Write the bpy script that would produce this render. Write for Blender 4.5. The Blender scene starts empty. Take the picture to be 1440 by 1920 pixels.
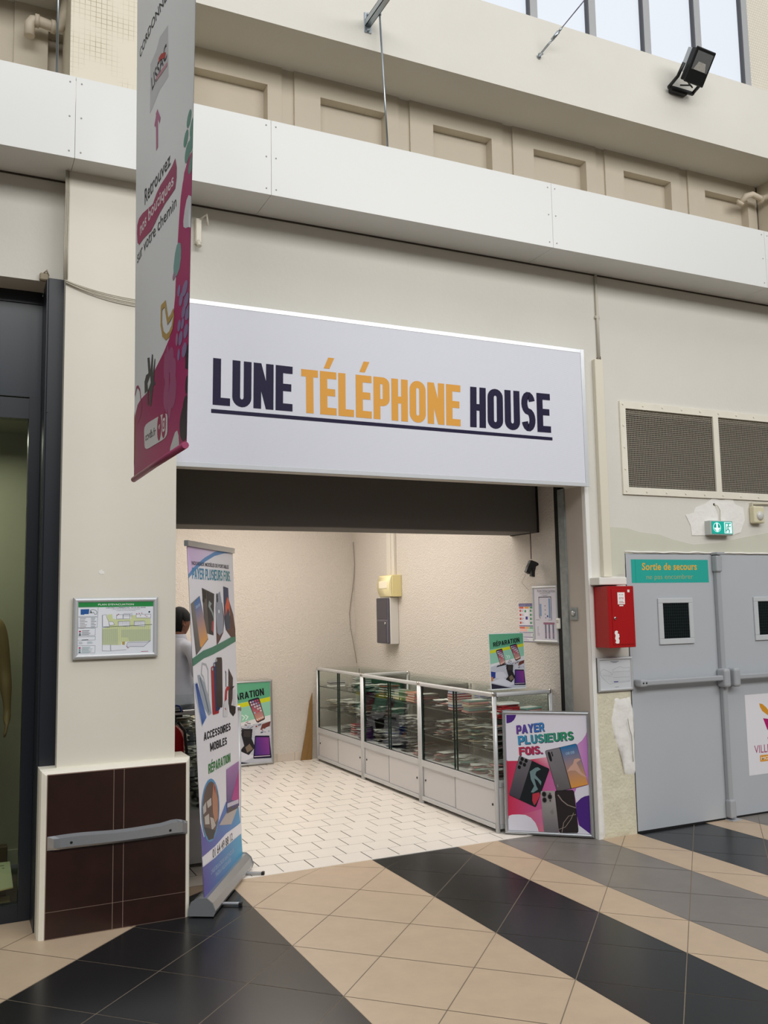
import bpy, bmesh, math, random
from mathutils import Vector, Matrix, noise
from mathutils.geometry import tessellate_polygon
random.seed(7)
S = bpy.context.scene
COL = S.collection
PI = math.pi

# ---------------------------------------------------------------- camera, light, exposure
cam = bpy.data.objects.new('camera', bpy.data.cameras.new('camera'))
COL.objects.link(cam)
cam.data.sensor_fit = 'VERTICAL'
cam.data.sensor_height = 36.0
cam.data.sensor_width = 27.0
cam.data.lens = 1686.8 / 1920 * 36.0
cam.data.clip_start = 0.05
_r = Vector((0.90326308, -0.42869884, -0.01825132))
_u = -Vector((0.02829044, 0.10194241, -0.99438795))
_f = Vector((0.42815354, 0.89767759, 0.10420890))
cam.matrix_world = Matrix(((_r.x, _u.x, -_f.x, -2.79096), (_r.y, _u.y, -_f.y, -5.14208),
                           (_r.z, _u.z, -_f.z, 1.62144), (0, 0, 0, 1)))
S.camera = cam
S.view_settings.view_transform = 'Standard'
S.view_settings.look = 'None'
S.view_settings.gamma = 1.0
S.view_settings.use_curve_mapping = False
S.view_settings.exposure = -0.34

W = bpy.data.worlds.new('hall_daylight')
S.world = W
W.use_nodes = True
# daylight in the hall: bright from the glazed roof above, dimmer from the far shop fronts at eye level
_n = W.node_tree; _bg = _n.nodes['Background']
_tc = _n.nodes.new('ShaderNodeTexCoord'); _sp = _n.nodes.new('ShaderNodeSeparateXYZ'); _rp = _n.nodes.new('ShaderNodeValToRGB')
_rp.color_ramp.elements[0].position = 0.0; _rp.color_ramp.elements[0].color = (0.05, 0.05, 0.048, 1)
_rp.color_ramp.elements[1].position = 1.0; _rp.color_ramp.elements[1].color = (1.05, 1.10, 1.16, 1)
_e = _rp.color_ramp.elements.new(0.50); _e.color = (0.10, 0.10, 0.098, 1)
_e = _rp.color_ramp.elements.new(0.68); _e.color = (0.62, 0.65, 0.67, 1)
_mr = _n.nodes.new('ShaderNodeMapRange'); _mr.inputs[1].default_value = -1; _mr.inputs[2].default_value = 1
_n.links.new(_tc.outputs['Generated'], _sp.inputs[0]); _n.links.new(_sp.outputs['Z'], _mr.inputs[0])
_n.links.new(_mr.outputs[0], _rp.inputs[0]); _n.links.new(_rp.outputs[0], _bg.inputs[0])
_bg.inputs[1].default_value = 0.62

def area(name, loc, rot, sx, sy, power, col, spread=None):
    l = bpy.data.lights.new(name, 'AREA')
    l.shape = 'RECTANGLE'; l.size = sx; l.size_y = sy; l.energy = power; l.color = col
    if spread: l.spread = spread
    o = bpy.data.objects.new(name, l); COL.objects.link(o)
    o.location = loc; o.rotation_euler = rot
    return o
# roof glazing of the mall hall, high above and in front of the shop fronts
area('opposite_clerestory', (0.0, -8.6, 7.4), (math.radians(70), 0, 0), 16, 2.6, 1050, (1.0, 0.985, 0.96))
area('roof_glazing', (0.0, -4.2, 10.5), (math.radians(8), 0, 0), 14, 3.5, 260, (1.0, 0.99, 0.97))
area('shop_ceiling_panel', (-0.2, 2.2, 2.84), (0, 0, 0), 1.6, 2.6, 70, (1.0, 0.955, 0.91))
area('display_downlight', (-2.9, 0.75, 2.68), (0, 0, 0), 0.8, 0.3, 12.0, (0.98, 1.0, 0.86))

# ---------------------------------------------------------------- helpers
def lin(c):
    return tuple((x / 12.92 if x <= 0.04045 else ((x + 0.055) / 1.055) ** 2.4) for x in c)
def hx(h):
    return lin(tuple(int(h[i:i + 2], 16) / 255 for i in (0, 2, 4)))
def mat(name, h, rough=0.6, metal=0.0, nscale=0, namt=0.0, bump=0.0, bscale=60, coat=0.0, spec=0.5):
    m = bpy.data.materials.new(name); m.use_nodes = True
    nt = m.node_tree; b = nt.nodes['Principled BSDF']
    c = hx(h) if isinstance(h, str) else h
    b.inputs['Base Color'].default_value = (*c, 1)
    b.inputs['Roughness'].default_value = rough
    b.inputs['Metallic'].default_value = metal
    b.inputs['Coat Weight'].default_value = coat
    b.inputs['Specular IOR Level'].default_value = spec
    tc = nt.nodes.new('ShaderNodeTexCoord')
    if namt:
        n = nt.nodes.new('ShaderNodeTexNoise'); n.inputs['Scale'].default_value = nscale
        n.inputs['Detail'].default_value = 8; n.inputs['Roughness'].default_value = 0.65
        nt.links.new(tc.outputs['Object'], n.inputs['Vector'])
        r = nt.nodes.new('ShaderNodeMapRange')
        r.inputs[1].default_value = 0.25; r.inputs[2].default_value = 0.75
        r.inputs[3].default_value = 1 - namt; r.inputs[4].default_value = 1 + namt
        nt.links.new(n.outputs['Fac'], r.inputs[0])
        mx = nt.nodes.new('ShaderNodeMix'); mx.data_type = 'RGBA'; mx.blend_type = 'MULTIPLY'
        mx.inputs[0].default_value = 1; mx.inputs[6].default_value = (*c, 1)
        nt.links.new(r.outputs[0], mx.inputs[7])
        nt.links.new(mx.outputs[2], b.inputs['Base Color'])
    if bump:
        n2 = nt.nodes.new('ShaderNodeTexNoise'); n2.inputs['Scale'].default_value = bscale
        n2.inputs['Detail'].default_value = 5
        nt.links.new(tc.outputs['Object'], n2.inputs['Vector'])
        bp = nt.nodes.new('ShaderNodeBump'); bp.inputs['Strength'].default_value = bump
        bp.inputs['Distance'].default_value = 0.01
        nt.links.new(n2.outputs['Fac'], bp.inputs['Height'])
        nt.links.new(bp.outputs[0], b.inputs['Normal'])
    return m
def glass(name, tint=(1, 1, 1), refl=0.10, rough=0.0):
    m = bpy.data.materials.new(name); m.use_nodes = True
    nt = m.node_tree; nt.nodes.clear()
    o = nt.nodes.new('ShaderNodeOutputMaterial'); mx = nt.nodes.new('ShaderNodeMixShader')
    t = nt.nodes.new('ShaderNodeBsdfTransparent'); g = nt.nodes.new('ShaderNodeBsdfGlossy')
    f = nt.nodes.new('ShaderNodeFresnel'); f.inputs[0].default_value = 1.45
    mt = nt.nodes.new('ShaderNodeMath'); mt.operation = 'MULTIPLY'; mt.inputs[1].default_value = refl * 10
    mt.use_clamp = True
    t.inputs[0].default_value = (*tint, 1); g.inputs['Roughness'].default_value = rough
    nt.links.new(f.outputs[0], mt.inputs[0]); nt.links.new(mt.outputs[0], mx.inputs[0])
    nt.links.new(t.outputs[0], mx.inputs[1]); nt.links.new(g.outputs[0], mx.inputs[2])
    nt.links.new(mx.outputs[0], o.inputs[0])
    return m
def emis(name, h, s):
    m = bpy.data.materials.new(name); m.use_nodes = True
    b = m.node_tree.nodes['Principled BSDF']
    b.inputs['Base Color'].default_value = (0.1, 0.1, 0.1, 1)
    b.inputs['Emission Color'].default_value = (*hx(h), 1); b.inputs['Emission Strength'].default_value = s
    return m
def printmat(name, rough=0.5, em=0.0):
    m = bpy.data.materials.new(name); m.use_nodes = True
    nt = m.node_tree; b = nt.nodes['Principled BSDF']
    a = nt.nodes.new('ShaderNodeAttribute'); a.attribute_name = 'ink'
    nt.links.new(a.outputs['Color'], b.inputs['Base Color']); b.inputs['Roughness'].default_value = rough
    b.inputs['Specular IOR Level'].default_value = 0.2
    if em:
        nt.links.new(a.outputs['Color'], b.inputs['Emission Color']); b.inputs['Emission Strength'].default_value = em
    return m

class MB:
    """collects geometry for ONE mesh"""
    def __init__(s): s.v = []; s.f = []; s.mi = []; s.sm = []
    def add(s, vs, fs, m=0, smooth=False):
        k = len(s.v); s.v += [tuple(v) for v in vs]
        for f in fs: s.f.append([i + k for i in f]); s.mi.append(m); s.sm.append(smooth)
        return s
    def box(s, x0, x1, y0, y1, z0, z1, m=0):
        return s.add([(x, y, z) for x in (x0, x1) for y in (y0, y1) for z in (z0, z1)],
                     [(0, 1, 3, 2), (4, 6, 7, 5), (0, 4, 5, 1), (2, 3, 7, 6), (0, 2, 6, 4), (1, 5, 7, 3)], m)
    def bbox(s, x0, x1, y0, y1, z0, z1, b=0.004, seg=2, m=0):
        bm = bmesh.new(); bmesh.ops.create_cube(bm, size=1)
        for v in bm.verts:
            v.co = Vector(((x0 + x1) / 2 + v.co.x * (x1 - x0), (y0 + y1) / 2 + v.co.y * (y1 - y0), (z0 + z1) / 2 + v.co.z * (z1 - z0)))
        bmesh.ops.bevel(bm, geom=bm.edges[:], offset=b, segments=seg, affect='EDGES', profile=0.5)
        s.frombm(bm, m); bm.free(); return s
    def frombm(s, bm, m=0, smooth=False):
        bm.verts.ensure_lookup_table(); bm.verts.index_update()
        return s.add([v.co[:] for v in bm.verts], [[v.index for v in f.verts] for f in bm.faces], m, smooth)
    def tube(s, pts, r, n=10, m=0, cap=True, smooth=True):
        pts = [Vector(p) for p in pts]; rs = r if isinstance(r, (list, tuple)) else [r] * len(pts)
        k = len(s.v); prev = None
        for i, p in enumerate(pts):
            d = (pts[min(i + 1, len(pts) - 1)] - pts[max(i - 1, 0)]).normalized()
            a = prev if prev is not None else (Vector((0, 0, 1)) if abs(d.z) < 0.9 else Vector((1, 0, 0)))
            a = (a - d * a.dot(d)).normalized(); b = d.cross(a); prev = a
            for j in range(n):
                t = 2 * PI * j / n
                s.v.append(tuple(p + (a * math.cos(t) + b * math.sin(t)) * rs[i]))
        for i in range(len(pts) - 1):
            for j in range(n):
                s.f.append([k + i * n + j, k + i * n + (j + 1) % n, k + (i + 1) * n + (j + 1) % n, k + (i + 1) * n + j]); s.mi.append(m); s.sm.append(smooth)
        if cap:
            s.f.append([k + j for j in range(n)][::-1]); s.mi.append(m); s.sm.append(False)
            s.f.append([k + (len(pts) - 1) * n + j for j in range(n)]); s.mi.append(m); s.sm.append(False)
        return s
    def prism(s, poly, axis, a, b, m=0):
        """poly: 2-D outline extruded along axis from a to b"""
        def P(p, t):
            return {'x': (t, p[0], p[1]), 'y': (p[0], t, p[1]), 'z': (p[0], p[1], t)}[axis]
        n = len(poly); k = len(s.v)
        s.v += [P(p, a) for p in poly] + [P(p, b) for p in poly]
        for i in range(n):
            s.f.append([k + i, k + (i + 1) % n, k + n + (i + 1) % n, k + n + i]); s.mi.append(m); s.sm.append(False)
        for t in tessellate_polygon([[Vector((p[0], p[1], 0)) for p in poly]]):
            s.f.append([k + i for i in t]); s.mi.append(m); s.sm.append(False)
            s.f.append([k + n + i for i in t][::-1]); s.mi.append(m); s.sm.append(False)
        return s
    def lathe(s, prof, c, axis='z', n=20, m=0):
        """prof: (radius, height) pairs"""
        k = len(s.v)
        for r, h in prof:
            for j in range(n):
                t = 2 * PI * j / n; a, b = r * math.cos(t), r * math.sin(t)
                q = {'z': (a, b, h), 'y': (a, h, b), 'x': (h, a, b)}[axis]
                s.v.append((c[0] + q[0], c[1] + q[1], c[2] + q[2]))
        for i in range(len(prof) - 1):
            for j in range(n):
                s.f.append([k + i * n + j, k + i * n + (j + 1) % n, k + (i + 1) * n + (j + 1) % n, k + (i + 1) * n + j]); s.mi.append(m); s.sm.append(True)
        s.f.append([k + j for j in range(n)]); s.mi.append(m); s.sm.append(False)
        s.f.append([k + (len(prof) - 1) * n + j for j in range(n)]); s.mi.append(m); s.sm.append(False)
        return s
    def xf(s, M):
        s.v = [tuple(M @ Vector(v)) for v in s.v]; return s
    def mesh(s, name, mats):
        me = bpy.data.meshes.new(name); me.from_pydata(s.v, [], s.f)
        for m in (mats if isinstance(mats, (list, tuple)) else [mats]): me.materials.append(m)
        for p, i, q in zip(me.polygons, s.mi, s.sm): p.material_index = i; p.use_smooth = q
        bm = bmesh.new(); bm.from_mesh(me); bmesh.ops.recalc_face_normals(bm, faces=bm.faces[:]); bm.to_mesh(me); bm.free()
        me.update(); return me
    def build(s, name, mats, parent=None):
        o = bpy.data.objects.new(name, s.mesh(name, mats)); COL.objects.link(o)
        if parent is not None: attach(o, parent)
        return o
def pieces(b, name, mats, parent):
    """every connected shell of the collected geometry becomes an object of its own"""
    p = list(range(len(b.v)))
    def fd(i):
        while p[i] != i: p[i] = p[p[i]]; i = p[i]
        return i
    for f in b.f:
        for i in f[1:]: p[fd(i)] = fd(f[0])
    gr = {}
    for k, f in enumerate(b.f): gr.setdefault(fd(f[0]), []).append(k)
    out = []
    for ks in gr.values():
        c = MB(); ids = {}
        for k in ks:
            g_ = []
            for i in b.f[k]:
                if i not in ids: ids[i] = len(c.v); c.v.append(b.v[i])
                g_.append(ids[i])
            c.f.append(g_); c.mi.append(b.mi[k]); c.sm.append(b.sm[k])
        out.append(c.build(name, mats, parent))
    return out
def attach(o, parent):
    # parts are written in world coordinates; the parent sits unrotated at its base
    off = Vector((0, 0, 0)); p = parent
    while p is not None: off += p.location; p = p.parent
    if o.type == 'MESH':
        o.data.transform(Matrix.Translation(-off))
    o.parent = parent
def thing(name, label, cat, loc, group=None):
    o = bpy.data.objects.new(name, None); o.empty_display_size = 0.05; COL.objects.link(o); o.location = loc
    return tag(o, label, cat, group)
def tag(o, label, cat, group=None, kind=None):
    o['label'] = label; o['category'] = cat
    if group: o['group'] = group
    if kind: o['kind'] = kind
    return o
def struct(o):
    o['kind'] = 'structure'; return o
def base(o, loc):
    """move a one-mesh thing's origin to its base without moving the mesh"""
    o.data.transform(Matrix.Translation(-Vector(loc))); o.location = loc; return o

# ---- flat prints: lettering and pictures tessellated into one mesh with ink colours
_tc = {}
def glyphs(txt, bold):
    k = (txt, bold)
    if k not in _tc:
        def mk(t):
            c = bpy.data.curves.new('txt', 'FONT'); c.body = t; c.offset = bold; c.resolution_u = 3; c.space_character = 1 + bold * 1.5
            o = bpy.data.objects.new('txt', c); COL.objects.link(o)
            dg = bpy.context.evaluated_depsgraph_get(); e = o.evaluated_get(dg); me = e.to_mesh()
            vs = [(v.co.x, v.co.y) for v in me.vertices]; fs = [list(p.vertices) for p in me.polygons]
            e.to_mesh_clear(); bpy.data.objects.remove(o); bpy.data.curves.remove(c)
            return vs, fs
        hv, _ = mk('H'); y0 = min(v[1] for v in hv); y1 = max(v[1] for v in hv)
        vs, fs = mk(txt); x0 = min(v[0] for v in vs); x1 = max(v[0] for v in vs)
        _tc[k] = ([((x - x0) / (x1 - x0), (y - y0) / (y1 - y0)) for x, y in vs], fs)
    return _tc[k]
# heavy condensed capitals drawn as broad strokes (width, [centre lines]) on a unit cap height
def _arc(cx, cy, rx, ry, a0, a1, n=10):
    return [(cx + rx * math.cos(math.radians(a0 + (a1 - a0) * k / n)), cy + ry * math.sin(math.radians(a0 + (a1 - a0) * k / n))) for k in range(n + 1)]
def heavy(t, s=1.0):
    """t stroke width, s horizontal condensing; a stroke given as a tuple is a filled outline"""
    h = t / 2 / s; v = t / 2; T_ = t / s; L, R_, B, Tp = h, .56 - h, v, 1 - v; mx_, my = (L + R_) / 2, .52
    rx = (R_ - L) / 2; ry = min(.24, rx * s * 1.1)
    E_ = [[(L, 0), (L, 1)], [(L, B), (.52, B)], [(L, my), (.48, my)], [(L, Tp), (.52, Tp)]]
    O_ = [_arc(mx_, Tp - ry, rx, ry, 0, 180) + _arc(mx_, B + ry, rx, ry, 180, 360) + [(R_, .5), (R_, Tp - ry)]]
    px_, py_ = h * 1.08, v * 1.08
    bow = lambda y0, y1, x: [[(L, y1)] + _arc(x - px_, y1 - py_, px_, py_, 90, 0, 5) + _arc(x - px_, y0 + py_, px_, py_, 0, -90, 5) + [(L, y0)]]
    G = {'L': (.50, [[(L, 0), (L, 1)], [(L, B), (.50, B)]]), 'E': (.52, E_), 'F': (.50, [E_[0], E_[2], E_[3]]),
         'H': (.56, [[(L, 0), (L, 1)], [(R_, 0), (R_, 1)], [(L, .5), (R_, .5)]]), 'I': (T_, [[(h, 0), (h, 1)]]),
         'T': (.52, [[(.26, 0), (.26, 1)], [(0, Tp), (.52, Tp)]]), 'N': (.60, [[(L, 0), (L, 1)], [(.60 - h, 0), (.60 - h, 1)], ((0, 1), (T_, 1), (.60, 0), (.60 - T_, 0))]),
         'M': (.76, [[(L, 0), (L, 1)], [(.76 - h, 0), (.76 - h, 1)], ((0, 1), (T_, 1), (.38 + h, .18), (.38 - h, .18)), ((.76 - T_, 1), (.76, 1), (.38 + h, .18), (.38 - h, .18))]),
         'U': (.56, [[(L, 1), (L, B + ry)] + _arc(mx_, B + ry, rx, ry, 180, 360)[1:] + [(R_, 1)]]), 'O': (.56, O_),
         'P': (.54, [[(L, 0), (L, 1)]] + bow(.40, Tp, .54 - h)), 'R': (.58, [[(L, 0), (L, 1)]] + bow(.45, Tp, .55 - h) + [((.24, .46), (.24 + T_, .46), (.60, 0), (.60 - T_, 0))]),
         'B': (.56, [[(L, 0), (L, 1)]] + bow(.52, Tp, .53 - h) + bow(B, .52, .56 - h)), 'A': (.64, [((0, 0), (T_, 0), (.32 + h, 1), (.32 - h, 1)), ((.64 - T_, 0), (.64, 0), (.32 + h, 1), (.32 - h, 1)), [(.17, .28), (.47, .28)]]),
         'Y': (.60, [((0, 1), (T_, 1), (.30 + h, .42), (.30 - h, .42)), ((.60 - T_, 1), (.60, 1), (.30 + h, .42), (.30 - h, .42)), [(.30, 0), (.30, .46)]]),
         'C': (.54, [_arc(mx_, Tp - ry, rx, ry, 0, 180) + _arc(mx_, B + ry, rx, ry, 180, 360)]),
         'S': (.52, [_arc(.26, 1 - v - (.25 - v / 2), .26 - h, .25 - v / 2, 15, 270, 12) + _arc(.26, v + (.25 - v / 2), .26 - h, .25 - v / 2, 90, -165, 12)[1:]]), '.': (T_, [[(h, 0), (h, t * .9)]])}
    G['É'] = (.52, E_ + [((.12, 1.07), (.12 + T_ * .8, 1.07), (.46, 1.33), (.46 - T_ * .85, 1.33))])
    return {k: (w_ * s, [type(l_)((x * s, y) for x, y in l_) for l_ in st]) for k, (w_, st) in G.items()}
def strip(pts, t):
    """quads of constant-width stroke along a polyline with mitred joints"""
    P = [Vector(p) for p in pts]; out = []
    for i, p in enumerate(P):
        d0 = (P[i] - P[i - 1]).normalized() if i else (P[1] - P[0]).normalized()
        d1 = (P[i + 1] - P[i]).normalized() if i < len(P) - 1 else d0
        if d0.length == 0: d0 = d1
        if d1.length == 0: d1 = d0
        m = (d0 + d1).normalized(); n = Vector((-m.y, m.x)); k = min(1.6, 1 / max(.4, m.dot(d1)))
        out.append((p + n * t / 2 * k, p - n * t / 2 * k))
    return out
def bil(c, u, v):
    a = [Vector((*p, 0)) if len(p) == 2 else Vector(p) for p in c]
    return (a[0] * (1 - u) + a[1] * u) * (1 - v) + (a[3] * (1 - u) + a[2] * u) * v
class Art:
    def __init__(s, bg='ffffff', outline=None):
        s.items = []; s.L = 0
        s.poly(outline or [(0, 0), (1, 0), (1, 1), (0, 1)], bg, 0)
    def poly(s, pts, col, L=1):
        pts = [(min(1, max(0, x)), min(1, max(0, y))) for x, y in pts]
        tr = tessellate_polygon([[Vector((x, y, 0)) for x, y in pts]])
        s.items.append((pts, [list(t) for t in tr], col, L)); return s
    def rect(s, a, b, col, L=1):
        return s.poly([(a[0], a[1]), (b[0], a[1]), (b[0], b[1]), (a[0], b[1])], col, L)
    def ell(s, c, rx, ry, col, L=1, n=20, rot=0):
        return s.poly([(c[0] + rx * math.cos(t) * math.cos(rot) - ry * math.sin(t) * math.sin(rot),
                        c[1] + rx * math.cos(t) * math.sin(rot) + ry * math.sin(t) * math.cos(rot)) for t in [2 * PI * i / n for i in range(n)]], col, L)
    def line(s, pts, w, col, L=1, asp=1.0):
        """stroke; asp = height/width of the print so the stroke keeps its width"""
        for a, b in zip(pts, pts[1:]):
            d = Vector((b[0] - a[0], (b[1] - a[1]) * asp)); n = Vector((-d.y, d.x)).normalized() * w / 2 if d.length else Vector((w, 0))
            e = d.normalized() * w * 0.3 if d.length else Vector((0, 0))
            s.poly([(a[0] + n.x - e.x, a[1] + (n.y - e.y) / asp), (a[0] - n.x - e.x, a[1] - (n.y + e.y) / asp), (b[0] - n.x + e.x, b[1] + (-n.y + e.y) / asp), (b[0] + n.x + e.x, b[1] + (n.y + e.y) / asp)], col, L)
        return s
    def rq(s, q, r, col, L=1):
        """quad with rounded corners"""
        out = []; n = len(q)
        for i in range(n):
            p, a, b = Vector(q[i]), Vector(q[i - 1]), Vector(q[(i + 1) % n])
            p0 = p + (a - p) * r; p1 = p + (b - p) * r
            for t in (0, .33, .67, 1): out.append(tuple(p0 * (1 - t) ** 2 + p * 2 * t * (1 - t) + p1 * t * t))
        return s.poly(out, col, L)
    def text(s, txt, q, col, bold=0.0, L=2):
        vs, fs = glyphs(txt, bold)
        s.items.append(([tuple(bil(q, x, y)[:2]) for x, y in vs], fs, col, L)); return s
    def big(s, txt, q, col, t=.17, gap=.055, L=2, cond=1.0):
        """heavy capitals fitted into a quad (baseline left/right, cap line right/left)"""
        G = heavy(t, cond); x = 0; lay = []
        for ch in txt:
            if ch == ' ': x += .28 * cond; continue
            w_, st = G[ch]; lay.append((x, st)); x += w_ + gap
        tot = x - gap
        for x0, st in lay:
            for ln in st:
                if isinstance(ln, tuple):
                    s.items.append(([tuple(bil(q, (px + x0) / tot, py)[:2]) for px, py in ln], [[0, 1, 2, 3]], col, L)); continue
                cl = (ln[0] == ln[-1]) or (Vector(ln[0]) - Vector(ln[-1])).length < .01
                e = strip(ln, t)
                if cl: e[-1] = e[0] = ((e[0][0] + e[-1][0]) / 2, (e[0][1] + e[-1][1]) / 2)
                vs = [tuple(bil(q, (p.x + x0) / tot, p.y)[:2]) for pr in e for p in pr]
                fs = [[2 * k, 2 * k + 1, 2 * k + 3, 2 * k + 2] for k in range(len(e) - 1)]
                s.items.append((vs, fs, col, L))
        return s
    def build(s, name, corners, parent, m, step=0.0005, wave=None, cuts=0, vcuts=0):
        bm = bmesh.new(); cl = bm.loops.layers.float_color.new('ink'); zl = {}
        for idx, (pts, fs, col, L) in enumerate(s.items):
            vs = [bm.verts.new((x, y, L + (idx % 24) * .038)) for x, y in pts]
            for f in fs:
                try: fc = bm.faces.new([vs[i] for i in f])
                except ValueError: continue
                for lp in fc.loops:
                    c = col(lp.vert.co.x, lp.vert.co.y) if callable(col) else hx(col)
                    lp[cl] = (*c, 1)
        for i in range(1, cuts):
            bmesh.ops.bisect_plane(bm, geom=bm.verts[:] + bm.edges[:] + bm.faces[:], plane_co=(i / cuts, 0, 0), plane_no=(1, 0, 0), dist=1e-6)
        for i in range(1, vcuts):
            bmesh.ops.bisect_plane(bm, geom=bm.verts[:] + bm.edges[:] + bm.faces[:], plane_co=(0, i / vcuts, 0), plane_no=(0, 1, 0), dist=1e-6)
        c = [Vector(p) for p in corners]
        nrm = (c[1] - c[0]).cross(c[3] - c[0]).normalized()
        for v in bm.verts:
            u, w, L = v.co
            p = bil(c, u, w) + nrm * L * step
            if wave: p += nrm * wave(u, w)
            v.co = p
        for f in bm.faces:
            f.normal_update()
            if f.normal.dot(nrm) < 0: f.normal_flip()
            f.smooth = bool(wave)
        me = bpy.data.meshes.new(name); bm.to_mesh(me); bm.free(); me.materials.append(m)
        o = bpy.data.objects.new(name, me); COL.objects.link(o)
        if parent is not None: attach(o, parent)
        return o
def mixc(a, b, t):
    t = min(1, max(0, t)); return tuple(x * (1 - t) + y * t for x, y in zip(hx(a), hx(b)))
def gradu(stops):
    def f(u, v):
        for (a, ca), (b, cb) in zip(stops, stops[1:]):
            if u <= b: return mixc(ca, cb, (u - a) / (b - a))
        return hx(stops[-1][1])
    return f
def gradv(stops):
    g = gradu(stops); return lambda u, v: g(v, u)
CN = {'sign':[(-1.7,-0.062,2.465),(1.215,-0.062,2.465),(1.215,-0.062,3.405),(-1.7,-0.062,3.405)],'payer':[(0.797,0.428,0.03),(1.221,0.05,0.03),(1.236,0.066,0.835),(0.812,0.443,0.835)],'rollup':[(-1.548,-0.222,0.09),(-1.117,0.52,0.09),(-1.201,0.444,2.0),(-1.637,-0.172,2.0)],'banner':[(-2.1,-1.176,2.19),(-2.1,-2.166,2.172),(-2.1,-2.325,4.75),(-2.1,-1.135,4.75)],'repc':[(0.8,0.6,1.0),(1.1,0.6,1.0),(1.1,0.615,1.4),(0.8,0.615,1.4)],'repb':[(-0.33,4.09,0.03),(0.255,4.09,0.03),(0.258,4.15,0.845),(-0.33,4.15,0.845)],'planl':[(-2.203,-0.158,1.398),(-1.815,-0.158,1.398),(-1.815,-0.158,1.67),(-2.203,-0.158,1.67)],'planr':[(1.308,-0.014,1.015),(1.582,-0.014,1.015),(1.582,-0.014,1.213),(1.308,-0.014,1.213)],'plans':[(1.254,0.672,1.345),(1.254,0.392,1.345),(1.254,0.392,1.735),(1.254,0.672,1.735)],'notice':[(1.267,0.905,1.325),(1.267,0.69,1.325),(1.267,0.69,1.622),(1.267,0.905,1.622)],'teal':[(1.64,-0.0048,1.757),(2.386,-0.0048,1.757),(2.386,-0.0048,1.928),(1.64,-0.0048,1.928)],'ville':[(2.686,-0.0048,0.293),(3.28,-0.0048,0.293),(3.28,-0.0048,0.896),(2.686,-0.0048,0.896)],'exit':[(2.385,-0.0655,2.124),(2.598,-0.0655,2.124),(2.598,-0.0655,2.219),(2.385,-0.0655,2.219)],'red':[(1.32,-0.163,1.325),(1.51,-0.163,1.325),(1.51,-0.163,1.712),(1.32,-0.163,1.712)]}

# ---------------------------------------------------------------- materials
PLASTER = mat('painted_plaster', 'd6d3ca', 0.75, nscale=1.3, namt=0.035, bump=0.12, bscale=35)
PLASTER2 = mat('painted_recess', 'cbc1af', 0.75, nscale=2, namt=0.03, bump=0.1, bscale=30)
COLUMNP = mat('painted_column', 'dcd7ca', 0.55, nscale=1.6, namt=0.03, bump=0.06, bscale=18)
WHITEBOARD = mat('white_fascia', 'dcdddb', 0.35, nscale=0.8, namt=0.01)
SHOPWALL = mat('roughcast_wall', 'd2cbc2', 0.9, nscale=55, namt=0.06, bump=0.9, bscale=75)
CREAM = mat('cream_trim', 'e4dfd0', 0.4, nscale=6, namt=0.05)
BROWN = mat('brown_tile', '29150f', 0.34, nscale=6, namt=0.35)
GROUTP = mat('pink_grout', '8a7367', 0.8)
NAVY = mat('dark_blue_frame', '1b2028', 0.38)
NAVYP = mat('dark_blue_panel', '252d36', 0.3)
ALU = mat('brushed_aluminium', 'b9bcc0', 0.32, 0.85, nscale=90, namt=0.03)
ALUW = mat('satin_aluminium', 'c8cacc', 0.4, 0.35)
CHROME = mat('chrome', 'dcdcdc', 0.12, 1.0)
ZINC = mat('zinc_plated_steel', 'a9b2b8', 0.3, 0.9)
STEEL = mat('old_steel', '8d9291', 0.5, 0.15, nscale=20, namt=0.25)
BLACK = mat('black_plastic', '101112', 0.45)
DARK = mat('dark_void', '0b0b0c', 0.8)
DOORG = mat('grey_door_paint', 'b3b7bc', 0.45, nscale=2, namt=0.02)
BARG = mat('grey_bar_paint', 'a4a7ab', 0.35)
RED = mat('red_enamel', 'a80f14', 0.35)
REDEX = mat('red_extinguisher', '9c0d14', 0.22)
CLOTH = mat('charcoal_cloth', '6b6864', 0.85, bump=0.15, bscale=200)
WHITEP = mat('white_plastic', 'e8e6df', 0.4)
YELLOWED = mat('yellowed_plastic', 'e3d69c', 0.4)
SMOKE = mat('smoked_cover', '5d5b66', 0.18)
CARD = mat('brown_cardboard', '8a6a3c', 0.8, nscale=9, namt=0.1)
PRINT = printmat('poster_print', 0.42)
FABRIC = printmat('banner_print', 0.55)
LIT = printmat('lit_print', 0.4, 0.55)
GLASS = glass('clear_glass', (0.965, 0.985, 0.972), 0.014)
GLASSD = glass('display_window_glass', (0.80, 0.82, 0.76), 0.07)
GREENEDGE = mat('glass_edge', '2c3a34', 0.2)
LAMINATE = mat('pale_laminate', 'c9c7c8', 0.35)
MIRROR = mat('smoke_wired_glass', '0f1719', 0.12)
FROST = emis('frosted_daylight', 'e9f1fb', 1.05)
PATCHG = mat('greenish_repaint', 'cbcaba', 0.8, nscale=5, namt=0.03)
PATCHW = mat('white_filler', 'e9e7e2', 0.8, nscale=9, namt=0.03, bump=0.5, bscale=25)

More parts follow.
